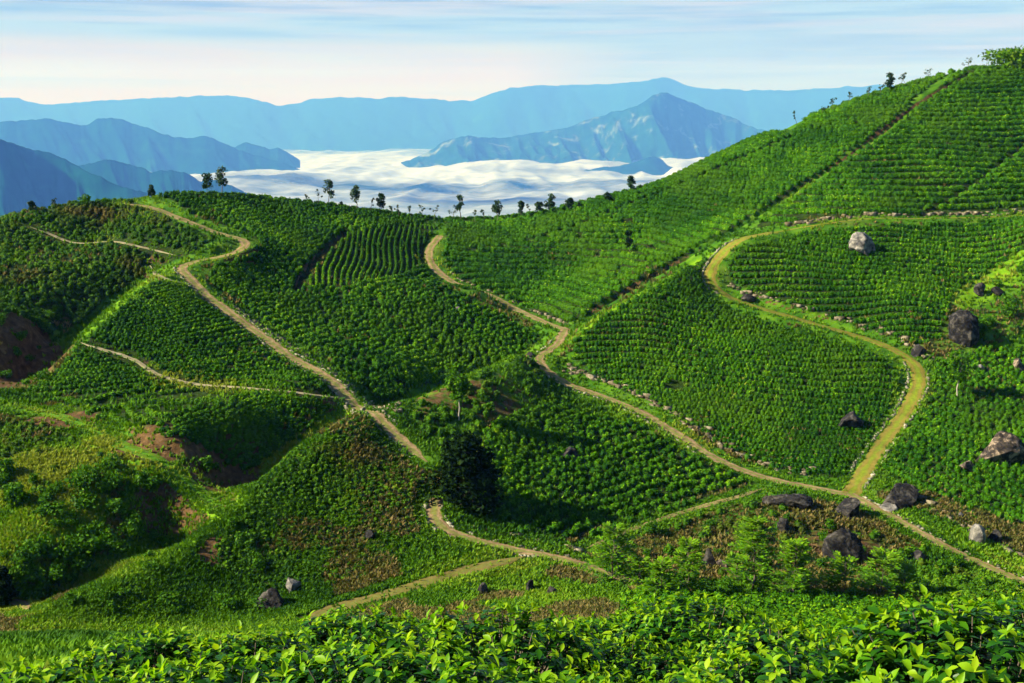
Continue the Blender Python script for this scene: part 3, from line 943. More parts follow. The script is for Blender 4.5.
for sel, mt, lab in ((~dry, M_GRASS, "fresh green grass along the road verges and open slopes"), (dry, M_DRY, "brownish dry grass patches on the open slopes")):
    v, q, t3, tt = tufts(x[sel], y[sel], hg[sel], tint[sel] if mt is M_GRASS else RNG.random(sel.sum()), RNG)
    me = mesh_np("grass", v, [q, t3], mt, {"tint": ("FACE", np.r_[tt, tt])}, smooth_shade=False)
    link("grass", me, label=lab, cat="grass", kind="stuff")
#@@END2
#@@THINGS
# ------------------------------------------------------------------ boulders
def boulder_mesh(name, sx, sy, sz, seed, mat, flat=0.0, cuts=9, detail=3):
    """angular rock: a sphere cut by random planes, roughened"""
    rng = np.random.default_rng(seed)
    import bmesh
    bm = bmesh.new()
    bmesh.ops.create_icosphere(bm, subdivisions=detail + 1, radius=1.0)
    V = np.array([v.co[:] for v in bm.verts])
    for _ in range(cuts):
        nrm = unit(rng.normal(0, 1, 3) * np.array([1, 1, 0.8]))
        dlim = rng.uniform(0.42, 0.78)
        dd = V @ nrm
        V -= np.outer(np.maximum(dd - dlim, 0) * 0.92, nrm)
    th = np.arctan2(V[:, 1], V[:, 0])
    rr = 1 + 0.16 * (fbm(th * 2 + 5 * V[:, 2], V[:, 2] * 4 + seed, seed, 4) - 0.5) + 0.20 * (fbm(V[:, 0] * 5, V[:, 1] * 5 + V[:, 2] * 4, seed + 3, 4, 0.6) - 0.5)
    V *= rr[:, None]
    V[:, 2] = np.maximum(V[:, 2], -0.6)
    V *= np.array([sx, sy, sz])
    Fc = np.array([[v.index for v in f.verts] for f in bm.faces])
    bm.free()
    return mesh_np(name, V, [Fc], mat, smooth_shade=False)


def px_size(P):
    return P[1] / F * 1.0


BOULDERS = [  # centre of the foot in the photo, width, height in pixels, material, seed, turn, tilt, label, flat factor
    (865, 255, 27, 27, M_ROCK_PALE, 3, 0.5, 0.15, "pale faced boulder alone among the tea below the upper track", 0.8),
    (962, 345, 34, 35, M_ROCK_DARK, 8, 0.2, 0.2, "tall dark cracked boulder at the edge of the tea near the road bend", 0.8),
    (981, 296, 15, 13, M_ROCK_DARK, 12, 1.0, 0.0, "small black rock on the grassy bank above the tall dark boulder", 0.9),
    (999, 296, 13, 10, M_ROCK_DARK, 14, 0.3, 0.0, "smallest black rock behind another on the grassy bank at the right edge", 0.9),
    (1003, 466, 50, 36, M_ROCK_BROWN, 21, 0.4, 0.0, "largest boulder, brown with pale streaks, in the right tea field", 0.8),
    (968, 472, 17, 12, M_ROCK_BROWN, 23, 0.9, 0.0, "small brown rock left of the largest boulder", 0.9),
    (852, 431, 30, 22, M_ROCK_DARK, 31, 0.7, 0.1, "dark bluish boulder in the tea left of the grassy road", 0.9),
    (904, 507, 44, 24, M_ROCK_DARK, 33, 0.1, 0.0, "long dark rock above the fork where the grassy road ends", 0.7),
    (889, 511, 22, 9, M_ROCK_PALE, 36, 0.2, 0.0, "pale flat slab lying against the long dark rock at the fork", 0.7),
    (852, 519, 34, 24, M_ROCK_DARK, 41, 0.3, 0.0, "rounded dark boulder just below the road fork", 0.8),
    (838, 562, 50, 40, M_ROCK_DARK, 43, 0.3, 0.55, "big tilted dark slab below the rounded boulder at the fork", 0.55),
    (790, 510, 52, 19, M_ROCK_DARK, 45, 0.1, 0.0, "long low grey outcrop beside the dirt road left of the fork", 0.6),
    (785, 532, 17, 18, M_ROCK_DARK, 47, 0.2, 0.0, "small dark rock just under the long grey outcrop", 0.9),
    (977, 545, 20, 24, M_ROCK_PALE, 51, 0.8, 0.0, "upright pale grey rock on the bank right of the dirt road", 0.8),
    (996, 543, 15, 15, M_ROCK_DARK, 53, 0.2, 0.0, "dark bluish rock beside the upright pale rock", 0.9),
    (921, 357, 16, 13, M_ROCK_DARK, 55, 0.5, 0.0, "dark rock at the outer edge of the road bend", 0.9),
    (749, 302, 16, 9, M_ROCK_DARK, 57, 0.4, 0.0, "low dark rock under the bank at the upper bend of the grassy road", 0.9),
    (708, 568, 14, 24, M_ROCK_DARK, 61, 0.2, 0.1, "pointed dark rock with a pale tip in the hollow", 0.8),
    (724, 570, 17, 11, M_ROCK_BROWN, 63, 0.3, 0.0, "low brownish rock right of the pointed rock in the hollow", 0.9),
    (482, 595, 15, 14, M_ROCK_DARK, 65, 0.3, 0.0, "leftmost of three grey rocks in the grass below the lower road", 0.9),
    (530, 592, 14, 14, M_ROCK_DARK, 67, 0.7, 0.2, "middle one of three grey rocks in the grass below the lower road", 0.9),
    (552, 596, 16, 15, M_ROCK_DARK, 69, 1.2, 0.0, "rightmost of three grey rocks in the grass below the lower road", 0.9),
    (570, 459, 26, 11, M_ROCK_DARK, 71, 0.1, 0.0, "low black rock in the tea right of the dark tree", 0.9),
    (370, 542, 20, 12, M_ROCK_DARK, 73, 0.3, 0.0, "grey rock on the weedy spur left of the lower road", 0.9),
    (268, 610, 34, 26, M_ROCK_DARK, 75, 0.5, 0.1, "jagged dark outcrop at the foot of the spur", 0.8),
    (292, 592, 22, 20, M_ROCK_PALE, 77, 0.6, 0.2, "pale jagged rock on the upper end of the dark outcrop", 0.7),
    (921, 561, 16, 13, M_ROCK_DARK, 79, 0.1, 0.0, "small dark rock below the dirt road at the lower right", 0.9),
    (625, 427, 10, 7, M_ROCK_DARK, 81, 0.1, 0.0, "tiny dark stone in the tea below the curving dirt road", 0.9),
    (1019, 372, 14, 16, M_ROCK_BROWN, 83, 0.1, 0.0, "brown rock at the right edge of the photo above the tea", 0.9),
    (981, 371, 8, 7, M_ROCK_PALE, 85, 0.1, 0.0, "small pale stone in the grass below the tall dark boulder", 0.9),
    (217, 449, 7, 5, M_ROCK_PALE, 87, 0.1, 0.0, "small whitish stone in the rows above the lower end of the bank", 0.9),
    (182, 435, 5, 4, M_ROCK_PALE, 89, 0.1, 0.0, "tiny white stone in the rows above the middle of the bank", 0.9),
    (531, 357, 9, 6, M_ROCK_DARK, 91, 0.1, 0.0, "small black rock left of the junction of the dirt roads", 0.9),
    (459, 312, 8, 6, M_ROCK_PALE, 93, 0.1, 0.0, "small grey rock in the valley tea below the back road", 0.9),
    (418, 268, 5, 4, M_ROCK_PALE, 95, 0.1, 0.0, "tiny pale stone beside the back road", 0.9),
    (921, 500, 9, 6, M_ROCK_PALE, 97, 0.1, 0.0, "small pale stone right of the long dark rock at the fork", 0.9),
    (961, 517, 8, 6, M_ROCK_PALE, 99, 0.1, 0.0, "small pale stone on the bank between the fork and the pale upright rock", 0.9),
]
for (px, py, w, h, mt, sd, turn, tilt, lab, fy) in BOULDERS:
    P, hit = cast(px, py)
    P = P[0]
    m_ = P[1] / F
    sx, sz = w * m_ * 0.54, h * m_ / 1.52
    me = boulder_mesh("boulder", sx, sx * fy, sz, sd, mt, detail=4 if w > 22 else 3 if w > 12 else 2)
    o = link("boulder", me, None, (P[0], P[1] + sx * fy * 0.5, z_at(P[0], P[1] + sx * fy * 0.5) + sz * 0.33), lab, "rock" if w < 18 else "boulder")
    o.rotation_euler = (0, tilt, (turn - 0.5) * 0.6)


# ------------------------------------------------------------------ stone edging and rubble banks along the roads
def stones(name, P, side, off, a, b, size, mat, label, cat, rows=1, keep=0.9, seed=0):
    rng = np.random.default_rng(seed)
    Q = resample(P[int(a * (len(P) - 1)): int(b * (len(P) - 1)) + 1], size * 0.66)
    d = unit(np.gradient(Q[:, :2], axis=0))
    s = np.stack([-d[:, 1], d[:, 0]], 1) * side
    cube = np.array([[-1, -1, -1], [1, -1, -1], [1, 1, -1], [-1, 1, -1], [-1, -1, 1], [1, -1, 1], [1, 1, 1], [-1, 1, 1]], float)
    fc = np.array([[0, 3, 2, 1], [4, 5, 6, 7], [0, 1, 5, 4], [1, 2, 6, 5], [2, 3, 7, 6], [3, 0, 4, 7]])
    vs, qs, c = [], [], 0
    if rows == 1 and keep >= 0.7:
        keep = 1.0
    for r in range(rows):
        k = np.where(rng.random(len(Q)) < keep)[0]
        if len(k) == 0:
            continue
        wander = (fbm(k / 9.0, k * 0.0 + r, seed + 7, 2) - 0.5) * 0.5
        xy = Q[k, :2] + s[k] * (off + wander + rng.normal(0, 0.06 + 0.18 * (rows > 1), len(k)) + r * size * 0.6)[:, None]
        sz = size * np.clip(rng.normal(0.46, 0.15, (len(k), 1)), 0.18, 0.9) * rng.uniform(0.8, 1.25, (len(k), 3)) * np.array([1.25, 0.75, 0.7])
        v = cube[None] * sz[:, None] * rng.uniform(0.62, 1.15, (len(k), 8, 1))
        ang = np.arctan2(d[k, 1], d[k, 0]) + rng.normal(0, 0.35, len(k))
        ca, sa = np.cos(ang)[:, None], np.sin(ang)[:, None]
        v = np.stack([v[..., 0] * ca - v[..., 1] * sa, v[..., 0] * sa + v[..., 1] * ca, v[..., 2]], -1)
        v += np.c_[xy, height(xy[:, 0], xy[:, 1]) + sz[:, 2] * rng.uniform(-0.45, 0.5, len(k))][:, None]
        vs.append(v.reshape(-1, 3)); qs.append((fc[None] + (np.arange(len(k)) * 8)[:, None, None]).reshape(-1, 4) + c); c += len(k) * 8
    me = mesh_np(name, np.concatenate(vs), [np.concatenate(qs)], mat, smooth_shade=False)
    return link(name, me, None, (0, 0, 0), label, cat, kind="stuff" if name == "rubble" else None)


PL = {k: v[0] for k, v in PATH_LINES.items()}
LOWW = "low wall"
stones("stone_edging", PL["main"], 1, 1.05, 0.56, 0.93, 0.30, M_STONE, "earthy stone edging on the uphill side of the long stony road", LOWW, 1, 0.85, 11)
stones("stone_edging", PL["main"], -1, 1.00, 0.40, 1.0, 0.30, M_STONE, "pale stone edging on the valley side of the long stony road", LOWW, 1, 0.9, 12)
stones("stone_edging", PL["centre"], -1, 0.95, 0.0, 0.75, 0.30, M_STONE, "pale stone edging on the outer curve of the lower road by the dark tree", LOWW, 1, 0.9, 13)
stones("stone_edging", PL["centre"], 1, 0.95, 0.05, 0.8, 0.30, M_STONE, "stone edging between the lower road and the dark tree", LOWW, 1, 0.8, 14)
stones("stone_edging", PL["bend"], -1, 1.10, 0.10, 0.72, 0.30, M_STONE, "grey stone edging on the downhill side of the curving dirt road", LOWW, 1, 0.8, 15)
stones("stone_edging", PL["grassy"], 1, 1.20, 0.62, 0.98, 0.30, M_STONE, "pale stone edging on the right side of the grassy road", LOWW, 1, 0.85, 17)
stones("stone_edging", PL["grassy"], -1, 1.20, 0.60, 0.95, 0.30, M_STONE, "stone edging on the left side of the grassy road", LOWW, 1, 0.7, 18)
stones("stone_edging", PL["grassy"], -1, 1.15, 0.08, 0.26, 0.30, M_STONE, "stone edging at the upper bend of the grassy road", LOWW, 1, 0.75, 19)
stones("stone_edging", PL["right"], 1, 1.00, 0.05, 0.95, 0.30, M_STONE, "pale stone edging on the upper side of the lower right dirt road", LOWW, 1, 0.8, 20)
stones("rubble", PL["bend"], 1, 3.0, 0.28, 0.93, 0.55, M_STONE_BROWN, "brown rubble bank above the curving dirt road", "stone bank", 3, 0.62, 21)
stones("rubble", PL["grassy"], 1, 2.7, 0.24, 0.60, 0.5, M_STONE_BROWN, "brown rubble bank above the grassy road", "stone bank", 2, 0.5, 22)
stones("rubble", PL["upper"], 1, 1.7, 0.05, 0.98, 0.6, M_STONE_BROWN, "brown rubble bank above the upper track on the big hill", "stone bank", 2, 0.6, 23)
stones("rubble", PL["right"], 1, 5.2, 0.12, 0.9, 0.5, M_STONE_BROWN, "earthy stone bank under the right tea field", "stone bank", 2, 0.45, 24)
stones("rubble", PL["centre"], 1, 2.6, 0.3, 0.85, 0.5, M_STONE_BROWN, "earthy stone bank between the lower road and the tea", "stone bank", 2, 0.5, 25)
stones("rubble", PL["back"], 1, 2.0, 0.3, 0.95, 0.5, M_STONE_BROWN, "earthy stone bank above the back road in the valley", "stone bank", 1, 0.5, 26)
stones("rubble", PL["main"], 1, 2.0, 0.52, 0.9, 0.55, M_STONE_BROWN, "rubble bank on the uphill side of the long stony road", "stone bank", 2, 0.6, 27)
jl, _ = cast(np.linspace(341, 372, 16), np.linspace(424, 404, 16))
stones("stone_edging", smooth_line(jl, 3), 1, 0.0, 0, 1, 0.45, M_STONE, "short stone edging dropping from the road junction on the spur", LOWW, 1, 0.9, 28)


# ------------------------------------------------------------------ trees and shrubs
def leaf_cloud(centres, radii, per, size, rng, squash=0.8, outward=0.6):
    n_ = len(centres)
    i = np.repeat(np.arange(n_), per)
    k = len(i)
    d = unit(rng.normal(0, 1, (k, 3)))
    r = rng.uniform(0.35, 1.0, k) ** 0.6
    c = centres[i] + d * (r * radii[i])[:, None] * np.array([1, 1, squash])
    nn = unit(d * outward + rng.normal(0, 0.6, (k, 3)) + np.array([0, 0, 0.3]))
    v, q = leaf_quads(c, nn, rng.uniform(0.6, 1.3, k) * size, rng, 1.6)
    return v, q, np.clip(rng.normal(0.42, 0.22, k), 0, 1)


def limb(bag, p0, p1, r0, r1, rng, wob=0.08, k=5, sides=5):
    t = np.linspace(0, 1, k)[:, None]
    L = np.linalg.norm(np.asarray(p1) - p0)
    p = np.asarray(p0) * (1 - t) + np.asarray(p1) * t + rng.normal(0, wob * L, (k, 3)) * (t * (1 - t) * 3)
    v, q = tube(p, np.linspace(r0, r1, k), sides)
    bag.quads(v, q)
    return p


def tree_parts(style, h, w, rng, leaf):
    """(trunk bag, crown bag) of a tree h metres tall and w wide standing on z = 0"""
    T, Cb = Bag(), Bag()
    if style == "tiered":        # lopped tree: bare pole with separate tufts of leaves
        top = np.array([rng.normal(0, 0.05) * h, rng.normal(0, 0.05) * h, h * 0.96])
        p = limb(T, np.array([0, 0, -0.3]), top, 0.035 * h * 0.55, 0.012 * h * 0.5, rng, 0.03, 7)
        cs, rs = [], []
        for j in range(15):
            f = rng.uniform(0.40, 1.0)
            q = np.array([np.interp(f, np.linspace(0, 1, 7), p[:, a]) for a in range(3)])
            a = rng.uniform(0, 2 * math.pi)
            e = q + np.array([math.cos(a), math.sin(a), 0.35]) * w * 0.5 * rng.uniform(0.2, 0.75) * (1.15 - 0.5 * f)
            limb(T, q, e, 0.012 * h * 0.5, 0.005 * h * 0.5, rng, 0.05, 4, 4)
            cs.append(e); rs.append(w * rng.uniform(0.16, 0.30))
        cs.append(p[-1]); rs.append(w * 0.22)
        v, q, t = leaf_cloud(np.array(cs), np.array(rs), 26, leaf, rng)
        Cb.quads(v, q, t)
    elif style == "sapling":     # thin, bent, a small tuft at the tip
        bend = rng.uniform(-0.55, 0.55)
        p = limb(T, np.array([0, 0, -0.2]), np.array([bend * h * 0.6, 0, h * 0.9]), 0.05, 0.025, rng, 0.05, 6, 4)
        p[:, 0] += 0
        cs, rs = [p[-1], p[-2]], [w * 0.42, w * 0.28]
        for j in range(3):
            e = p[3 + j % 3] + np.array([rng.normal(0, 0.4), rng.normal(0, 0.3), rng.uniform(0.1, 0.5)]) * w
            limb(T, p[3 + j % 3], e, 0.025, 0.012, rng, 0.05, 3, 4)
            cs.append(e); rs.append(w * 0.22)
        v, q, t = leaf_cloud(np.array(cs), np.array(rs), 12, leaf, rng)
        Cb.quads(v, q, t)
    elif style == "broad":       # dense broad tree with leaves down to the ground
        k = 16
        p = limb(T, np.array([0, 0, -0.4]), np.array([0.03 * h, 0, h * 0.8]), 0.055 * h, 0.015 * h, rng, 0.04, 7, 8)
        cs, rs = [], []
        for j in range(120):
            f = rng.uniform(0.0, 1.0) ** 0.9
            prof = math.sin(math.pi * min(1, 0.30 + 0.66 * (f ** 0.85))) ** 0.7
            a = rng.uniform(0, 2 * math.pi)
            rr = w * 0.5 * prof * rng.uniform(0.25, 0.95)
            e = np.array([math.cos(a) * rr, math.sin(a) * rr, h * (0.05 + 0.89 * f)])
            if j % 3 == 0:
                limb(T, p[min(6, int(f * 5) + 1)], e, 0.014 * h, 0.005 * h, rng, 0.06, 4, 5)
            cs.append(e); rs.append(w * rng.uniform(0.08, 0.16))
        v, q, t = leaf_cloud(np.array(cs), np.array(rs), 60, leaf, rng, 0.75)
        Cb.quads(v, q, t)
    elif style == "pole":        # tall thin stem with a soft oval crown on top
        p = limb(T, np.array([0, 0, -0.3]), np.array([0.02 * h, 0, h * 0.95]), 0.10, 0.035, rng, 0.02, 8, 6)
        cs, rs = [], []
        for j in range(30):
            f = rng.uniform(0.42, 1.0)
            a = rng.uniform(0, 2 * math.pi)
            rr = w * 0.42 * math.sin(math.pi * (0.12 + 0.8 * (f - 0.42) / 0.58)) * rng.uniform(0.3, 1)
            e = np.array([math.cos(a) * rr, math.sin(a) * rr, h * f])
            limb(T, np.array([0.02 * h * f, 0, h * (f - 0.06)]), e, 0.025, 0.01, rng, 0.05, 3, 4)
            cs.append(e); rs.append(w * 0.20)
        v, q, t = leaf_cloud(np.array(cs), np.array(rs), 44, leaf * 1.35, rng)
        Cb.quads(v, q, t)
    elif style == "feather":     # young tree with upswept feathery sprays in tiers
        p = limb(T, np.array([0, 0, -0.4]), np.array([0.0, 0, h * 0.97]), 0.035 * h * 0.5, 0.012, rng, 0.02, 8, 6)
        V_, Q_, T_, c = [], [], [], 0
        for j in range(int(15 * h)):
            f = rng.uniform(0.08, 1.0) ** 0.85
            a = rng.uniform(0, 2 * math.pi)
            L = w * 0.68 * (1.10 - f) ** 0.75 * rng.uniform(0.7, 1.15) + 0.22
            q0 = np.array([np.interp(f, np.linspace(0, 1, 8), p[:, x]) for x in range(3)])
            rise = 0.6 + 1.3 * f
            s_ = np.linspace(0, 1, 9)
            out = np.stack([np.cos(a) * s_ * L, np.sin(a) * s_ * L, (rise * s_ - (0.75 + 0.2 * rng.random()) * s_ ** 2.2) * L * 0.7], 1) + q0
            v, q = tube(out, np.linspace(0.018, 0.006, 9), 3)
            T.quads(v, q)
            m = 34
            u = rng.uniform(0.12, 1, m)
            ctr = np.stack([np.interp(u, s_, out[:, x]) for x in range(3)], 1)
            side = np.array([-math.sin(a), math.cos(a), 0]) * np.where(rng.random(m) < 0.5, -1, 1)[:, None]
            fw = np.array([math.cos(a), math.sin(a), 0.15])
            ax = unit(side * 0.9 + fw * 0.75 + rng.normal(0, 0.18, (m, 3)) + np.array([0, 0, 0.18]))
            ll = leaf * rng.uniform(0.7, 1.3, m)[:, None] * (1.25 - 0.6 * u)[:, None]
            wd = unit(np.cross(ax, np.array([0, 0, 1.0]) + rng.normal(0, 0.3, (m, 3)))) * ll * 0.15
            v = np.stack([ctr, ctr + ax * ll * 0.5 + wd, ctr + ax * ll, ctr + ax * ll * 0.5 - wd], 1).reshape(-1, 3)
            V_.append(v); Q_.append(np.arange(4 * m).reshape(m, 4) + c); c += 4 * m
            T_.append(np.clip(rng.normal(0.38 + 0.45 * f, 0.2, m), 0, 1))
        Cb.quads(np.concatenate(V_), np.concatenate(Q_), np.concatenate(T_))
    return T, Cb


def make_tree(name, style, P, h, w, rng, label, cat, leaf, mt_leaf, mt_bark=None, group=None, turn=0.0):
    root = link(name, None, None, tuple(P), label, cat, group)
    root.rotation_euler = (0, 0, turn)
    T, Cb = tree_parts(style, h, w, rng, leaf)
    link("trunk", T.mesh("trunk", mt_bark or M_BARK), root)
    link("crown", Cb.mesh("crown", mt_leaf, False), root)
    return root


def shrub_mesh(name, w, h, rng, mat, leaf=0.16, lumps=9, per=34, spiky=0.0):
    cs, rs = [], []
    for j in range(lumps):
        a = rng.uniform(0, 2 * math.pi)
        r = w * 0.30 * math.sqrt(rng.random())
        cs.append([math.cos(a) * r, math.sin(a) * r, h * rng.uniform(0.25, 0.72)]); rs.append(w * rng.uniform(0.16, 0.30))
    b = Bag()
    v, q, t = leaf_cloud(np.array(cs), np.array(rs), per, leaf, rng, h / w * 0.95)
    v[:, 2] = np.maximum(v[:, 2], -0.1)
    b.quads(v, q, t)
    for c0 in cs[:5]:
        limb(b, np.array([0, 0, -0.15]), np.array(c0), 0.03, 0.012, rng, 0.05, 4, 4)
    return b.mesh(name, mat, False)


RT = np.random.default_rng(21)
RIDGE = "small trees along the skyline of the tea hills"
SKY_TREES = [  # foot x, foot y, height px, width px, style, label
    (32, 213, 11, 8, "tiered", "blurred little tree at the left end of the left hill's skyline"),
    (55, 208, 8, 7, "sapling", "faint sapling on the left skyline between a little tree and a round bush"),
    (152, 199, 13, 7, "tiered", "small lone tree left of the pair on the left hill"),
    (207, 197, 22, 12, "tiered", "shorter tree of the close pair on the left hill skyline"),
    (222, 196, 28, 15, "tiered", "tallest tree of the close pair on the left hill skyline"),
    (308, 204, 9, 4, "sapling", "thin sapling just left of a bent one on the descending skyline"),
    (318, 204, 14, 6, "sapling", "bent thin sapling left of the first leafy tree on the descending skyline"),
    (328, 206, 25, 11, "tiered", "first leafy tree on the descending skyline beside bent saplings"),
    (340, 208, 6, 4, "sapling", "stubby sapling between the first two leafy trees of the descending skyline"),
    (356, 211, 25, 12, "tiered", "second leafy tree on the descending skyline, widest crowned there"),
    (370, 213, 15, 4, "sapling", "thin stem between two leafy trees on the descending skyline"),
    (380, 214, 20, 10, "tiered", "third leafy tree on the descending skyline, before a run of saplings"),
    (394, 217, 11, 4, "sapling", "thin upright sapling right of the third leafy tree"),
    (399, 218, 12, 5, "sapling", "slightly forked sapling near the low point of the skyline"),
    (411, 219, 13, 6, "sapling", "leaning sapling at the low point of the skyline"),
    (423, 220, 14, 6, "sapling", "sapling above the upper end of the back road"),
    (433, 220, 13, 6, "sapling", "bowed sapling just right of the back road's upper end"),
    (452, 220, 12, 9, "sapling", "low bushy sapling beside the tall pruned tree in the saddle"),
    (461, 220, 25, 9, "tiered", "tall pruned tree with a leafy top in the saddle"),
    (475, 221, 11, 4, "sapling", "thin sapling right of the tall pruned tree in the saddle"),
    (485, 221, 11, 5, "sapling", "slanting sapling midway in the saddle"),
    (498, 221, 19, 12, "tiered", "round crowned tree midway in the saddle"),
    (521, 219, 17, 8, "tiered", "narrow dark tree at the foot of the big hill's skyline"),
    (531, 217, 13, 3, "sapling", "bare pole sapling at the foot of the big hill's skyline"),
    (539, 216, 13, 9, "tiered", "dark bushy tree left of the tallest tree at the foot of the big hill"),
    (549, 214, 19, 11, "tiered", "tallest tree at the foot of the big hill's skyline"),
    (569, 211, 12, 9, "tiered", "small round tree on the big hill's skyline after the tallest one"),
    (578, 209, 7, 5, "sapling", "short shoot beside the small round tree on the big hill's skyline"),
    (608, 202, 8, 8, "tiered", "small dark bush like tree low on the big hill's skyline"),
    (631, 193, 16, 9, "tiered", "leafy topped tree standing alone low on the big hill's skyline"),
    (797, 125, 13, 4, "sapling", "thin sapling with a ball top halfway up the big hill's skyline"),
    (822, 114, 7, 7, "sapling", "low forked shoots above the halfway sapling on the big hill"),
    (833, 109, 10, 8, "sapling", "wiry shoots on the upper skyline below the dark tree"),
    (847, 105, 12, 7, "sapling", "v shaped sapling on the upper skyline below the dark tree"),
    (868, 99, 10, 8, "sapling", "tangled sapling just left of the dark tree high on the skyline"),
    (878, 96, 11, 8, "sapling", "leaning sapling touching the dark tree high on the skyline"),
    (889, 92, 17, 10, "tiered", "dark leafed tree high on the big hill's skyline"),
    (899, 89, 14, 7, "sapling", "sapling just right of the dark tree high on the skyline"),
    (906, 86, 13, 7, "sapling", "second sapling right of the dark tree high on the skyline"),
    (929, 80, 9, 9, "sapling", "faint wispy sapling near the top of the big hill"),
    (970, 69, 9, 11, "sapling", "slanting twiggy sapling at the top of the long drain"),
    (986, 67, 13, 8, "sapling", "upright sapling left of the grassy mound on the summit"),
]
for (px, py, h, w, st, lab) in SKY_TREES:
    for dy in range(0, 14):
        P, hit = cast(px, py + dy)
        if hit[0]:
            break
    P = P[0]
    m_ = P[1] / F
    lift = dy * 0.85
    make_tree("ridge_tree" if st == "tiered" else "sapling", st, P, (h + lift * 0.6) * m_, w * m_ * (1.1 if st == "tiered" else 0.8), RT, lab, "tree" if st == "tiered" else "sapling", 0.30 if st == "tiered" else 0.22, M_TREELEAF, group=RIDGE)

# trees inside the landscape
P, _ = cast(466, 506)
make_tree("dark_tree", "broad", P[0], 80 * P[0][1] / F, 78 * P[0][1] / F, RT, "big dark broad crowned tree beside the lower road bend", "tree", 0.30, M_DARKLEAF)
P, _ = cast(459, 420)
make_tree("thin_tree", "pole", P[0], 58 * P[0][1] / F, 26 * P[0][1] / F, RT, "slender pale stemmed tree on the knoll behind the big dark tree", "tree", 0.20, M_SHRUB, M_PALEBARK)
P, _ = cast(957, 400)
make_tree("thin_tree", "pole", P[0], 52 * P[0][1] / F, 32 * P[0][1] / F, RT, "slender pale stemmed tree below the tall dark boulder", "tree", 0.18, M_SHRUB, M_PALEBARK)
P, _ = cast(629, 252)
make_tree("ridge_tree", "tiered", P[0], 20 * P[0][1] / F, 12 * P[0][1] / F, RT, "small dark tree alone in the rows low on the big hill", "tree", 0.28, M_DARKLEAF)
P, _ = cast(28, 600)
make_tree("round_tree", "broad", P[0], 58 * P[0][1] / F, 36 * P[0][1] / F, RT, "dark round topped tree in the lower left gully", "tree", 0.20, M_SHRUB)
P, _ = cast(3, 604)
make_tree("round_tree", "broad", P[0], 44 * P[0][1] / F, 30 * P[0][1] / F, RT, "dark tree cut by the left edge in the lower left gully", "tree", 0.20, M_DARKLEAF)
FEATHER = [(614, 528, 85, 52, "feathery young tree left of the hollow, tallest leader of its kind"), (689, 545, 80, 42, "feathery young tree with a bright pointed top left of the pointed rock"),
           (756, 520, 82, 58, "broad feathery young tree under the long grey outcrop"), (737, 572, 86, 36, "narrow feathery young tree in front of the low brownish rock"),
           (797, 545, 80, 50, "feathery young tree left of the big tilted slab"), (846, 560, 82, 54, "dense feathery young tree in front of the big tilted slab"),
           (884, 556, 84, 58, "bright feathery young tree right of the big tilted slab"), (662, 562, 78, 30, "small feathery shoot between two feathery young trees in the hollow"),
           (905, 570, 84, 34, "low feathery young tree nearest the small dark rock at the lower right"), (640, 560, 84, 34, "low feathery young tree behind the tea at the hollow's left side")]
for (px, py, D, w, lab) in FEATHER:
    a = at(px, py, D)
    zg = float(z_at(a[0], a[1]))
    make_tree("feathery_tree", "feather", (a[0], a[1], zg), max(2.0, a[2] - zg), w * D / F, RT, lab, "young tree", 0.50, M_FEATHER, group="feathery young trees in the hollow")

# shrubs: a few kinds, copied
shrub_kinds = [shrub_mesh("shrub", 1.7, 1.2, RT, M_SHRUB), shrub_mesh("shrub", 1.4, 1.4, RT, M_SHRUB), shrub_mesh("shrub", 2.1, 1.3, RT, M_SHRUB, lumps=12), shrub_mesh("shrub", 1.0, 0.8, RT, M_SHRUB, lumps=6)]


def scatter_shrubs(n_, box, smin, smax, label, group, seed, test=None):
    rng = np.random.default_rng(seed)
    k = 0
    for _ in range(n_ * 6):
        px, py = rng.uniform(box[0], box[2]), rng.uniform(box[1], box[3])
        if test and not test(px, py):
            continue
        P, hit = cast(px, py)
        if not hit[0]:
            continue
        P = P[0]
        if bil(PATH_D, GX, GY, P[0], P[1]) < 0.9:
            continue
        o = link("shrub", shrub_kinds[rng.integers(0, 4)], None, (P[0], P[1], P[2] - 0.05), label, "shrub", group)
        s = rng.uniform(smin, smax)
        o.scale = (s * rng.uniform(0.85, 1.2), s * rng.uniform(0.85, 1.2), s * rng.uniform(0.8, 1.25))
        o.rotation_euler = (0, 0, rng.uniform(0, 6.28))
        k += 1
        if k >= n_:
            break


scatter_shrubs(56, (0, 455, 235, 600), 0.7, 1.7, "rounded green wild shrub in the thicket of the lower left gully", "wild shrubs in the lower left gully", 5, lambda x, y: y > 470 - 0.02 * x and y < 605 - 0.45 * max(0, x - 60))
scatter_shrubs(20, (60, 515, 260, 618), 0.6, 1.3, "leafy wild shrub on the small ridge in front of the lower left gully", "wild shrubs on the small front ridge", 6, lambda x, y: y > 612 - 0.45 * max(0, x - 30))
scatter_shrubs(16, (0, 318, 50, 385), 0.7, 1.3, "bright shrub crowding the left edge of the left hill", "shrubs at the left edge of the left hill", 7)
scatter_shrubs(26, (610, 525, 960, 592), 0.6, 1.3, "low wild shrub among the rocks of the hollow", "wild shrubs in the hollow", 8)
scatter_shrubs(16, (975, 250, 1040, 345), 0.6, 1.5, "grassy shrub on the bright bank at the right edge", "shrubs on the right bank", 9, lambda x, y: y > 250 + (1024 - x) * 0.9)
scatter_shrubs(22, (430, 350, 560, 450), 0.5, 0.9, "small shrub on the brown knoll behind the dark tree", "shrubs on the brown knoll", 10)
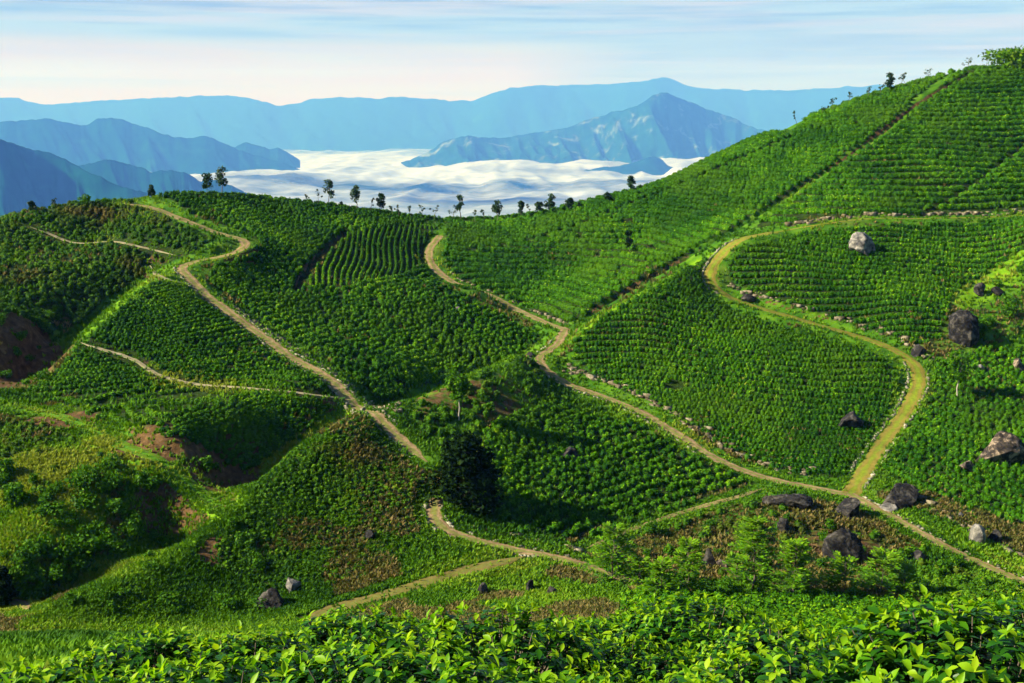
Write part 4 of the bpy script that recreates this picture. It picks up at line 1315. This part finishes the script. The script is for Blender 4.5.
for (px, py, w, h, lab) in [(85, 205, 12, 10, "round dark bush on the left hill's skyline beside a flat topped one"), (107, 204, 10, 8, "flat topped dark bush on the skyline where the long road begins"),
                            (1008, 318, 24, 22, "large round bush on the bright bank at the right edge")]:
    for dy in range(12):
        P, hit = cast(px, py + dy)
        if hit[0]:
            break
    m_ = P[0][1] / F
    o = link("bush", shrub_mesh("bush", w * m_ * 1.1, (h + dy) * m_ * 1.2, RT, M_SHRUB, 0.24, 10, 40), None, tuple(P[0] - np.array([0, 0, 0.1])), lab, "bush")
for dy in range(12):
    P, hit = cast(1012, 68 + dy)
    if hit[0]:
        break
m_ = P[0][1] / F
link("summit_bush", shrub_mesh("summit_bush", 60 * m_, 26 * m_, RT, M_GRASS, 0.45, 40, 60), None, tuple(P[0] + np.array([1.0, 1.5, -0.6])), "wide olive grassy bush crowning the summit of the big hill", "bush")


# ------------------------------------------------------------------ tea bushes next to the camera
def leaf_blades(base, dirv, nrm, L, wid, curl, fold):
    """curved, folded leaf blades: 6 stations x 3 columns"""
    m = len(base)
    u = np.linspace(0, 1, 6)
    prof = np.array([0.06, 0.62, 0.98, 0.92, 0.55, 0.02])
    side = unit(np.cross(dirv, nrm))
    nrm = np.cross(side, dirv)
    L = L[:, None, None]
    a = u[None, :, None] * curl[:, None, None]
    along = np.sin(a) / np.maximum(np.abs(curl[:, None, None]), 1e-3) * np.sign(curl[:, None, None] + 1e-9)
    down = (1 - np.cos(a)) / np.maximum(np.abs(curl[:, None, None]), 1e-3)
    mid = base[:, None] + dirv[:, None] * along * L - nrm[:, None] * down * L
    half = (wid[:, None, None] * prof[None, :, None]) * side[:, None]
    up = nrm[:, None] * (wid * fold)[:, None, None] * prof[None, :, None]
    v = np.stack([mid - half + up, mid, mid + half + up], 2)       # m,6,3,3
    k = np.arange(5)[:, None] * 3 + np.arange(2)[None]
    q = np.stack([k, k + 1, k + 4, k + 3], -1).reshape(-1, 4)
    return v.reshape(-1, 3), (q[None] + (np.arange(m) * 18)[:, None, None]).reshape(-1, 4), np.repeat(np.arange(m), 10)


def bush_near(rng, R, Hh, shoots):
    """(old leaves bag, young leaves bag, stems bag) for one bush with its foot at z = 0"""
    old, young, stem = Bag(), Bag(), Bag()
    th = rng.uniform(0, 2 * math.pi, shoots)
    cz = rng.uniform(-0.15, 1.0, shoots)
    r = np.sqrt(np.maximum(1 - np.abs(cz) ** 2.6, 0))
    nrm = np.stack([np.cos(th) * r, np.sin(th) * r, cz], 1)
    tip = nrm * np.array([R, R, Hh * 0.42]) * rng.uniform(0.82, 1.10, (shoots, 1)) + np.array([0, 0, Hh * 0.55])
    ax = unit(nrm * 0.75 + np.array([0, 0, 0.75]) + rng.normal(0, 0.25, (shoots, 3)))
    for s0 in range(0, shoots, 3):
        p = tip[s0]
        v, q = tube(np.array([[p[0] * 0.25, p[1] * 0.25, 0.05], p * np.array([0.65, 0.65, 0.7]), p - ax[s0] * 0.03]), [0.010, 0.006, 0.003], 4)
        stem.quads(v, q)
    for kind in (0, 1):
        per = (9, 4)[kind]
        i = np.repeat(np.arange(shoots), per)
        if kind == 1:
            i = i[(cz[i] > 0.30) & (rng.random(len(i)) < 0.8)]
        k = len(i)
        j = rng.uniform(0, 1, k)
        t, b = basis_for(ax[i])
        a = rng.uniform(0, 2 * math.pi, k)[:, None]
        rad = t * np.cos(a) + b * np.sin(a)
        if kind == 0:
            base = tip[i] - ax[i] * (0.02 + 0.10 * j)[:, None]
            d = unit(rad + ax[i] * rng.uniform(-0.15, 0.55, (k, 1)))
            L = rng.uniform(0.042, 0.078, k); wd = L * rng.uniform(0.21, 0.28, k)
            curl, fold = rng.uniform(0.1, 0.9, k), rng.uniform(0.1, 0.4, k)
            tint = np.clip(rng.normal(0.35, 0.22, k), 0, 1)
        else:
            base = tip[i] - ax[i] * (0.035 * j)[:, None]
            d = unit(rad * rng.uniform(0.4, 1.5, (k, 1)) + ax[i] * 0.85 + rng.normal(0, 0.15, (k, 3)))
            L = rng.uniform(0.030, 0.070, k); wd = L * rng.uniform(0.20, 0.29, k)
            curl, fold = rng.uniform(-0.2, 1.5, k), rng.uniform(0.2, 0.7, k)
            tint = np.clip(rng.normal(0.5, 0.25, k), 0, 1)
        nn = unit(ax[i] - d * np.sum(ax[i] * d, 1, keepdims=True) + rng.normal(0, 0.12, (k, 3)))
        v, q, f = leaf_blades(base, d, nn, L, wd, curl, fold)
        (young if kind else old).quads(v, q, tint[f])
    return old, young, stem


M_OLD = foliage_mat("mature_tea_leaves", [(0.0, (0.006, 0.040, 0.002)), (0.5, (0.016, 0.085, 0.003)), (1.0, (0.060, 0.190, 0.005))], 0.2, 0.4, 0.2)
M_YOUNG = foliage_mat("young_tea_leaves", [(0.0, (0.080, 0.260, 0.003)), (0.5, (0.190, 0.400, 0.005)), (1.0, (0.360, 0.520, 0.010))], 0.5, 0.45, 0.2)
RN = np.random.default_rng(99)
near_kinds = []
for q_ in range(4):
    o_, y_, s_ = bush_near(RN, 0.62, 0.9, 460)
    near_kinds.append((s_.mesh("stems", M_BARK), o_.mesh("mature_leaves", M_OLD), y_.mesh("young_shoots", M_YOUNG)))
NEAR_ROWS = [  # metres ahead, x range, lift of the row's tops above the slope, word for the row
    (3.45, -2.6, 2.6, 0.0), (4.5, -3.3, 3.3, 0.0), (6.5, -4.3, 4.3, 0.0), (7.6, -4.8, 4.9, 0.0)]
GROUPN = "leafy tea bushes right in front of the camera"
n_near = 0
near_spots = []
for r_, (Y0, xa, xb, lift) in enumerate(NEAR_ROWS):
    for x0 in np.arange(xa, xb, 0.86):
        x1, y1 = x0 + RN.normal(0, 0.08) + 0.3 * (r_ % 2), Y0 + RN.normal(0, 0.08)
        near_spots.append((x1, y1, r_))
#@@NEARPLACE
def near_label(r_, k_, n_):
    rows = ("nearest row", "second row", "third row", "farthest row")
    order = ("first", "second", "third", "fourth", "fifth", "sixth", "seventh", "eighth", "ninth", "tenth", "eleventh", "twelfth", "thirteenth", "fourteenth")
    if k_ == 0:
        return "glossy tea bush at the left end of the %s by the camera" % rows[r_]
    if k_ == n_ - 1:
        return "glossy tea bush at the right end of the %s by the camera" % rows[r_]
    return "glossy tea bush, %s from the left in the %s by the camera" % (order[k_], rows[r_])


for r_ in range(4):
    row_ = sorted(s for s in near_spots if s[2] == r_)
    for k_, (x1, y1, _) in enumerate(row_):
        zg = float(z_at(x1, y1))
        root = link("tea_bush", None, None, (x1, y1, zg), near_label(r_, k_, len(row_)), "tea bush", GROUPN)
        root.rotation_euler = (0, 0, RN.uniform(0, 6.28))
        s = RN.uniform(0.88, 1.15)
        root.scale = (s, s, s * RN.uniform(0.92, 1.1))
        kk = near_kinds[(k_ * 3 + r_) % 4]
        for nm, me in zip(("stems", "mature_leaves", "young_shoots"), kk):
            link(nm, me, root)

#@@FAR
# ------------------------------------------------------------------ far mountains
def mountain_mat(name, a, b, pale):
    m, nt, out = new_mat(name)
    pos = position(nt)
    c = ramp(nt, noise(nt, 0.007, 8, 0.65, pos), [(0.35, a), (0.65, b)])
    c = mix(nt, ramp(nt, noise(nt, 0.0026, 8, 0.68, pos, 0.8), [(0.55, 0.0), (0.68, 0.85)]), c, pale)
    p = nt.nodes.new("ShaderNodeBsdfDiffuse")
    nt.links.new(c, p.inputs["Color"]); nt.links.new(p.outputs[0], out.inputs["Surface"])
    return m


M_MT = mountain_mat("forested_mountain", (0.001, 0.020, 0.014), (0.004, 0.042, 0.024), (0.012, 0.065, 0.035))
M_MT_PALE = mountain_mat("mountain_with_clearings", (0.002, 0.024, 0.018), (0.008, 0.050, 0.034), (0.16, 0.20, 0.17))


def mountain(name, prof, D, zbase, depth, label, seed, mat, rough=1.0, nx_=420, ny_=70, spur=0.30):
    prof = np.array(prof, float)
    px = np.linspace(prof[0, 0], prof[-1, 0], nx_)
    top = np.interp(px, prof[:, 0], prof[:, 1])
    k = np.ones(5) / 5
    top = np.convolve(np.pad(top, 2, mode="edge"), k, "valid")
    a = at(px, top, np.full(nx_, D))
    X_, zt = a[:, 0], a[:, 2]
    span = (X_[-1] - X_[0])
    zt = zt + rough * D * 0.0034 * (fbm(X_ / (D * 0.009), X_ * 0 + seed, seed, 5, 0.62) - 0.5)
    s = np.linspace(-1.0, 1.0, ny_)
    Yg = D + np.where(s > 0, 0.35 * s, s)[:, None] * depth + (fbm(X_[None] / (D * 0.06), s[:, None] * 0 + seed, seed + 2, 2) - 0.5) * depth * 0.5 * (1 - np.abs(s[:, None]))
    g = 1 - np.abs(s) ** np.where(s < 0, 1.05, 0.9)
    Hh = np.maximum(zt - zbase, 5)
    rid = 1 - np.abs(2 * fbm(X_[None] / (D * 0.035) + 0.8 * s[:, None], Yg / (D * 0.16), seed + 9, 4) - 1) * 2
    z = zbase - 40 + (Hh[None] + 40) * (g[:, None] - spur * (1 - g[:, None]) * g[:, None] * 2.2 * (1 - rid) )
    z = z + rough * D * 0.0036 * (fbm(X_[None] / (D * 0.006), Yg / (D * 0.012), seed + 21, 4, 0.6) - 0.5) * np.minimum(1, 1.15 - g[:, None])
    XG = X_[None] * (Yg / D)      # spurs run up the valley, towards and away from the tea hills
    v = np.stack([XG, Yg, z], -1).reshape(-1, 3)
    i = (np.arange(ny_ - 1)[:, None] * nx_ + np.arange(nx_ - 1)[None]).ravel()
    me = mesh_np(name, v, [np.stack([i, i + 1, i + nx_ + 1, i + nx_], 1)], mat)
    return link(name, me, kind="structure", label=label)


FOGZ = -700.0
mountain("mountain_range", [(-420, 106), (-250, 92), (-120, 100), (0, 96), (15, 97), (45, 105), (75, 101), (100, 100), (140, 98), (190, 95), (235, 95), (262, 101), (285, 106), (300, 101), (315, 98), (345, 97), (380, 98), (400, 95.5),
         (430, 98), (470, 100), (485, 97), (500, 89), (520, 86), (560, 84), (600, 83), (625, 82), (650, 79), (660, 76), (670, 76), (680, 83), (700, 87), (740, 89), (800, 89), (850, 86), (880, 83), (960, 86), (1040, 95), (1200, 90), (1400, 100)],
         31000, FOGZ - 200, 2800, "pale blue mountain range closing the horizon", 5, M_MT)
mountain("pointed_mountain", [(380, 172), (420, 156), (440, 143), (465, 135), (480, 137), (500, 137.5), (530, 133), (560, 129), (580, 122), (600, 115), (620, 110), (640, 104), (655, 93), (664, 92), (680, 97), (700, 105), (720, 112), (740, 121), (760, 129),
         (800, 140), (860, 158), (920, 175)], 17800, FOGZ - 240, 2600, "pointed blue mountain rising from the cloud sea", 9, M_MT_PALE, 1.0, 460, 110, 0.55)
mountain("long_mountain", [(-400, 105), (-200, 112), (-80, 118), (0, 121), (45, 117), (62, 121), (85, 125), (98, 118), (110, 116), (122, 118), (150, 128), (175, 137), (190, 137.5), (205, 134), (220, 140), (235, 148), (255, 154), (272, 159), (290, 165), (310, 173), (330, 180)],
         14800, FOGZ - 120, 1500, "long blue mountain with two humps sloping into the cloud sea", 13, M_MT, 1.0, 420, 70)
mountain("islet_hill", [(225, 156), (238, 144), (246, 141), (258, 145), (270, 148), (278, 146), (283, 149), (300, 160)], 16000, FOGZ - 80, 480, "small hilltop poking out of the cloud sea at the left", 15, M_MT, 0.8, 120, 40)
mountain("islet_hill", [(570, 172), (595, 168), (620, 165), (640, 160), (652, 155), (661, 158), (668, 165), (690, 172)], 14600, FOGZ - 60, 480, "small hilltop poking out of the cloud sea below the pointed mountain", 17, M_MT, 0.8, 120, 40)
mountain("forested_hill", [(20, 185), (60, 172), (85, 162), (110, 159), (125, 162), (150, 170), (170, 169), (185, 172), (200, 180), (215, 178), (235, 187), (262, 198), (300, 212)], 8600, FOGZ - 120, 1000, "blue green hill behind the left tea hill", 19, M_MT, 1.2, 300, 60)
mountain("forested_hill", [(-420, 105), (-200, 118), (-60, 132), (0, 138), (15, 142), (30, 148), (50, 152), (80, 166), (110, 178), (140, 188), (180, 197), (220, 207), (270, 224)], 6200, FOGZ - 200, 1400, "deep blue green hillside at the left edge", 23, M_MT, 1.2, 360, 80)

# ------------------------------------------------------------------ the cloud sea in the valley
def fog_mat():
    m, nt, out = new_mat("cloud_sea_fog")
    pos = position(nt)
    d = N(nt, "ShaderNodeBsdfDiffuse"); d.inputs["Color"].default_value = (0.58, 0.63, 0.74, 1)
    t = N(nt, "ShaderNodeBsdfTranslucent"); t.inputs["Color"].default_value = (0.58, 0.63, 0.74, 1)
    s = nt.nodes.new("ShaderNodeMixShader"); s.inputs[0].default_value = 0.35
    nt.links.new(d.outputs[0], s.inputs[1]); nt.links.new(t.outputs[0], s.inputs[2])
    tr = nt.nodes.new("ShaderNodeBsdfTransparent")
    m2 = nt.nodes.new("ShaderNodeMixShader")
    a = math_(nt, "ADD", attr(nt, "cover"), math_(nt, "MULTIPLY", math_(nt, "SUBTRACT", noise(nt, 0.0009, 8, 0.64, pos, 0.6), 0.5), 1.7))
    nt.links.new(ramp(nt, a, [(0.12, 0.0), (0.92, 1.0)]), m2.inputs[0])
    nt.links.new(tr.outputs[0], m2.inputs[1]); nt.links.new(s.outputs[0], m2.inputs[2])
    nt.links.new(m2.outputs[0], out.inputs["Surface"])
    return m


fx = np.linspace(-1, 1, 520)
fy = 6600 * (27200 / 6600) ** np.linspace(0, 1, 420)
FX, FY = np.meshgrid(fx, fy)
FX = FX * (FY * 0.75 + 1800)
bill = fbm(FX / 1300, FY / 3000, 41, 6, 0.55)
puff = 1 - np.abs(2 * fbm(FX / 650, FY / 2400, 43, 5, 0.5) - 1)
FZ = FOGZ + (bill - 0.5) * 130 + (puff - 0.7) * 95
pr = project(np.stack([FX, FY, FZ], -1))
FZ += 120 * np.exp(-((FY - 12600) / 1300) ** 2) * (1 - smooth(200, 420, pr[..., 0])) * (0.6 + 0.8 * bill)      # cloud banked against the mountains
FZ += 120 * np.exp(-((FY - 15600) / 1200) ** 2) * smooth(390, 520, pr[..., 0]) * (0.6 + 0.8 * bill)
band = np.interp(FY, [6600, 8600, 9500, 10100, 10900, 11500, 12500, 13400, 27200], [0.30, 0.40, 0.46, 0.62, 0.60, 0.16, 0.22, 0.80, 0.78])
cover = band + 0.75 * (fbm(FX / 3400, FY / 1700, 47, 4) - 0.48)
pxf = pr[..., 0]
cover -= 0.38 * np.exp(-((FY - 17000) / 1100) ** 2) * smooth(400, 460, pxf) * (1 - smooth(700, 780, pxf))
cover += 0.12 * np.exp(-((FY - 12600) / 1300) ** 2) * (1 - smooth(240, 400, pxf))
cover *= 1 - 0.6 * smooth(21000, 26400, FY)
i = (np.arange(419)[:, None] * 520 + np.arange(519)[None]).ravel()
me = mesh_np("fog", np.stack([FX, FY, FZ], -1).reshape(-1, 3), [np.stack([i, i + 1, i + 521, i + 520], 1)], fog_mat(), {"cover": ("POINT", cover.ravel())})
link("fog", me, label="white sea of cloud filling the valley below the mountains", cat="fog", kind="stuff")

# ------------------------------------------------------------------ the air
hv = np.array([[x, y, z] for z in (-1280, 1440) for y in (-1200, 34000) for x in (-38000, 38000)], float)
hf = np.array([[0, 2, 3, 1], [4, 5, 7, 6], [0, 1, 5, 4], [2, 6, 7, 3], [0, 4, 6, 2], [1, 3, 7, 5]])
m, nt, out = new_mat("haze_air")
pv = nt.nodes.new("ShaderNodeVolumePrincipled")
pv.inputs["Color"].default_value = (0.085, 0.265, 0.96, 1)
pv.inputs["Absorption Color"].default_value = (1, 1, 1, 1)
pv.inputs["Density"].default_value = 0.82e-4
pv.inputs["Density Attribute"].default_value = ""
pv.inputs["Anisotropy"].default_value = 0.0
nt.links.new(pv.outputs[0], out.inputs["Volume"])
me = mesh_np("haze", hv, [hf], m, smooth_shade=False)
link("haze", me, label="blue morning air over the whole landscape", cat="haze", kind="stuff")
#@@END3
#@@LIGHT
# ------------------------------------------------------------------ sky, sun, camera
SUN = np.array([-0.83, -0.13, 0.53]); SUN /= np.linalg.norm(SUN)
world = bpy.data.worlds.new("World")
scene.world = world
world.use_nodes = True
nt = world.node_tree
nt.nodes.clear()
wo = nt.nodes.new("ShaderNodeOutputWorld")
bg = nt.nodes.new("ShaderNodeBackground")
sky = nt.nodes.new("ShaderNodeTexSky")
sky.sky_type = "NISHITA"
sky.sun_disc = False
sky.sun_elevation = math.asin(SUN[2])
sky.sun_rotation = math.atan2(SUN[0], SUN[1])
sky.air_density = 1.0; sky.dust_density = 0.6; sky.ozone_density = 1.5
sky.altitude = 1500
bg.inputs["Strength"].default_value = 0.055
tc = nt.nodes.new("ShaderNodeTexCoord")
sx = nt.nodes.new("ShaderNodeSeparateXYZ"); nt.links.new(tc.outputs["Generated"], sx.inputs[0])
mp = nt.nodes.new("ShaderNodeMapping"); mp.inputs["Scale"].default_value = (2.4, 2.4, 46.0)
nt.links.new(tc.outputs["Generated"], mp.inputs["Vector"])
mp2 = nt.nodes.new("ShaderNodeMapping"); mp2.inputs["Scale"].default_value = (6.0, 6.0, 150.0)
nt.links.new(tc.outputs["Generated"], mp2.inputs["Vector"])
cloud = ramp(nt, noise(nt, 1.0, 6, 0.55, mp.outputs[0], 0.3), [(0.36, 0.55), (0.62, 1.0)])
streak = ramp(nt, noise(nt, 1.0, 6, 0.6, mp2.outputs[0], 0.2), [(0.45, 0.0), (0.70, 1.0)])
low = ramp(nt, sx.outputs[2], [(0.0, 1.0), (0.055, 1.0), (0.10, 0.45), (0.30, 0.0)])
warm = math_(nt, "MULTIPLY", ramp(nt, sx.outputs[0], [(0.0, 1.0), (0.12, 0.0)]), ramp(nt, sx.outputs[2], [(0.015, 1.0), (0.062, 0.75), (0.072, 0.0)]))
warm = math_(nt, "MAXIMUM", warm, ramp(nt, sx.outputs[2], [(0.0, 0.45), (0.035, 0.15), (0.06, 0.0)]))
ccol = mix(nt, ramp(nt, sx.outputs[2], [(0.02, 0.0), (0.09, 1.0)]), (2.5, 2.5, 3.6), (2.5, 3.1, 4.3))
ccol = mix(nt, warm, ccol, (6.0, 4.25, 1.3))
skyc = mix(nt, math_(nt, "MULTIPLY", cloud, low), sky.outputs[0], ccol)
mp3 = nt.nodes.new("ShaderNodeMapping"); mp3.inputs["Scale"].default_value = (3.0, 3.0, 85.0); mp3.inputs["Location"].default_value = (3.1, 1.7, 0.4)
nt.links.new(tc.outputs["Generated"], mp3.inputs["Vector"])
bright = ramp(nt, noise(nt, 1.0, 7, 0.58, mp3.outputs[0], 0.35), [(0.50, 0.0), (0.64, 1.0)])
skyc = mix(nt, math_(nt, "MULTIPLY", bright, ramp(nt, sx.outputs[2], [(0.02, 0.75), (0.11, 0.75), (0.25, 0.0)])), skyc, (4.5, 4.3, 4.8))
skyc = mix(nt, math_(nt, "MULTIPLY", streak, ramp(nt, sx.outputs[2], [(0.058, 0.0), (0.085, 0.8), (0.2, 0.3)])), skyc, (1.3, 2.2, 3.8))
nt.links.new(skyc, bg.inputs["Color"])
nt.links.new(bg.outputs[0], wo.inputs["Surface"])

sun = bpy.data.lights.new("sun", "SUN")
sun.energy = 5.0
sun.angle = math.radians(0.5)
sun.color = (1.0, 0.92, 0.76)
from mathutils import Vector
suno = bpy.data.objects.new("sun", sun)
COL.objects.link(suno)
suno.rotation_euler = Vector(-SUN).to_track_quat("-Z", "Y").to_euler()

cam = bpy.data.cameras.new("camera")
cam.lens = 36.0 * F / W
cam.sensor_width = 36.0
cam.clip_start = 0.1
cam.clip_end = 150000
camo = bpy.data.objects.new("camera", cam)
COL.objects.link(camo)
camo.rotation_euler = (math.pi / 2 - PITCH, 0, 0)
scene.camera = camo
scene.render.engine = "CYCLES"
scene.cycles.use_denoising = True
scene.cycles.max_bounces = 5
scene.cycles.diffuse_bounces = 2
scene.cycles.glossy_bounces = 2
scene.cycles.transmission_bounces = 3
scene.cycles.transparent_max_bounces = 12
scene.cycles.volume_bounces = 0
scene.view_settings.view_transform = "Standard"
scene.view_settings.look = "None"
scene.view_settings.gamma = 1.0
scene.view_settings.exposure = 1.44
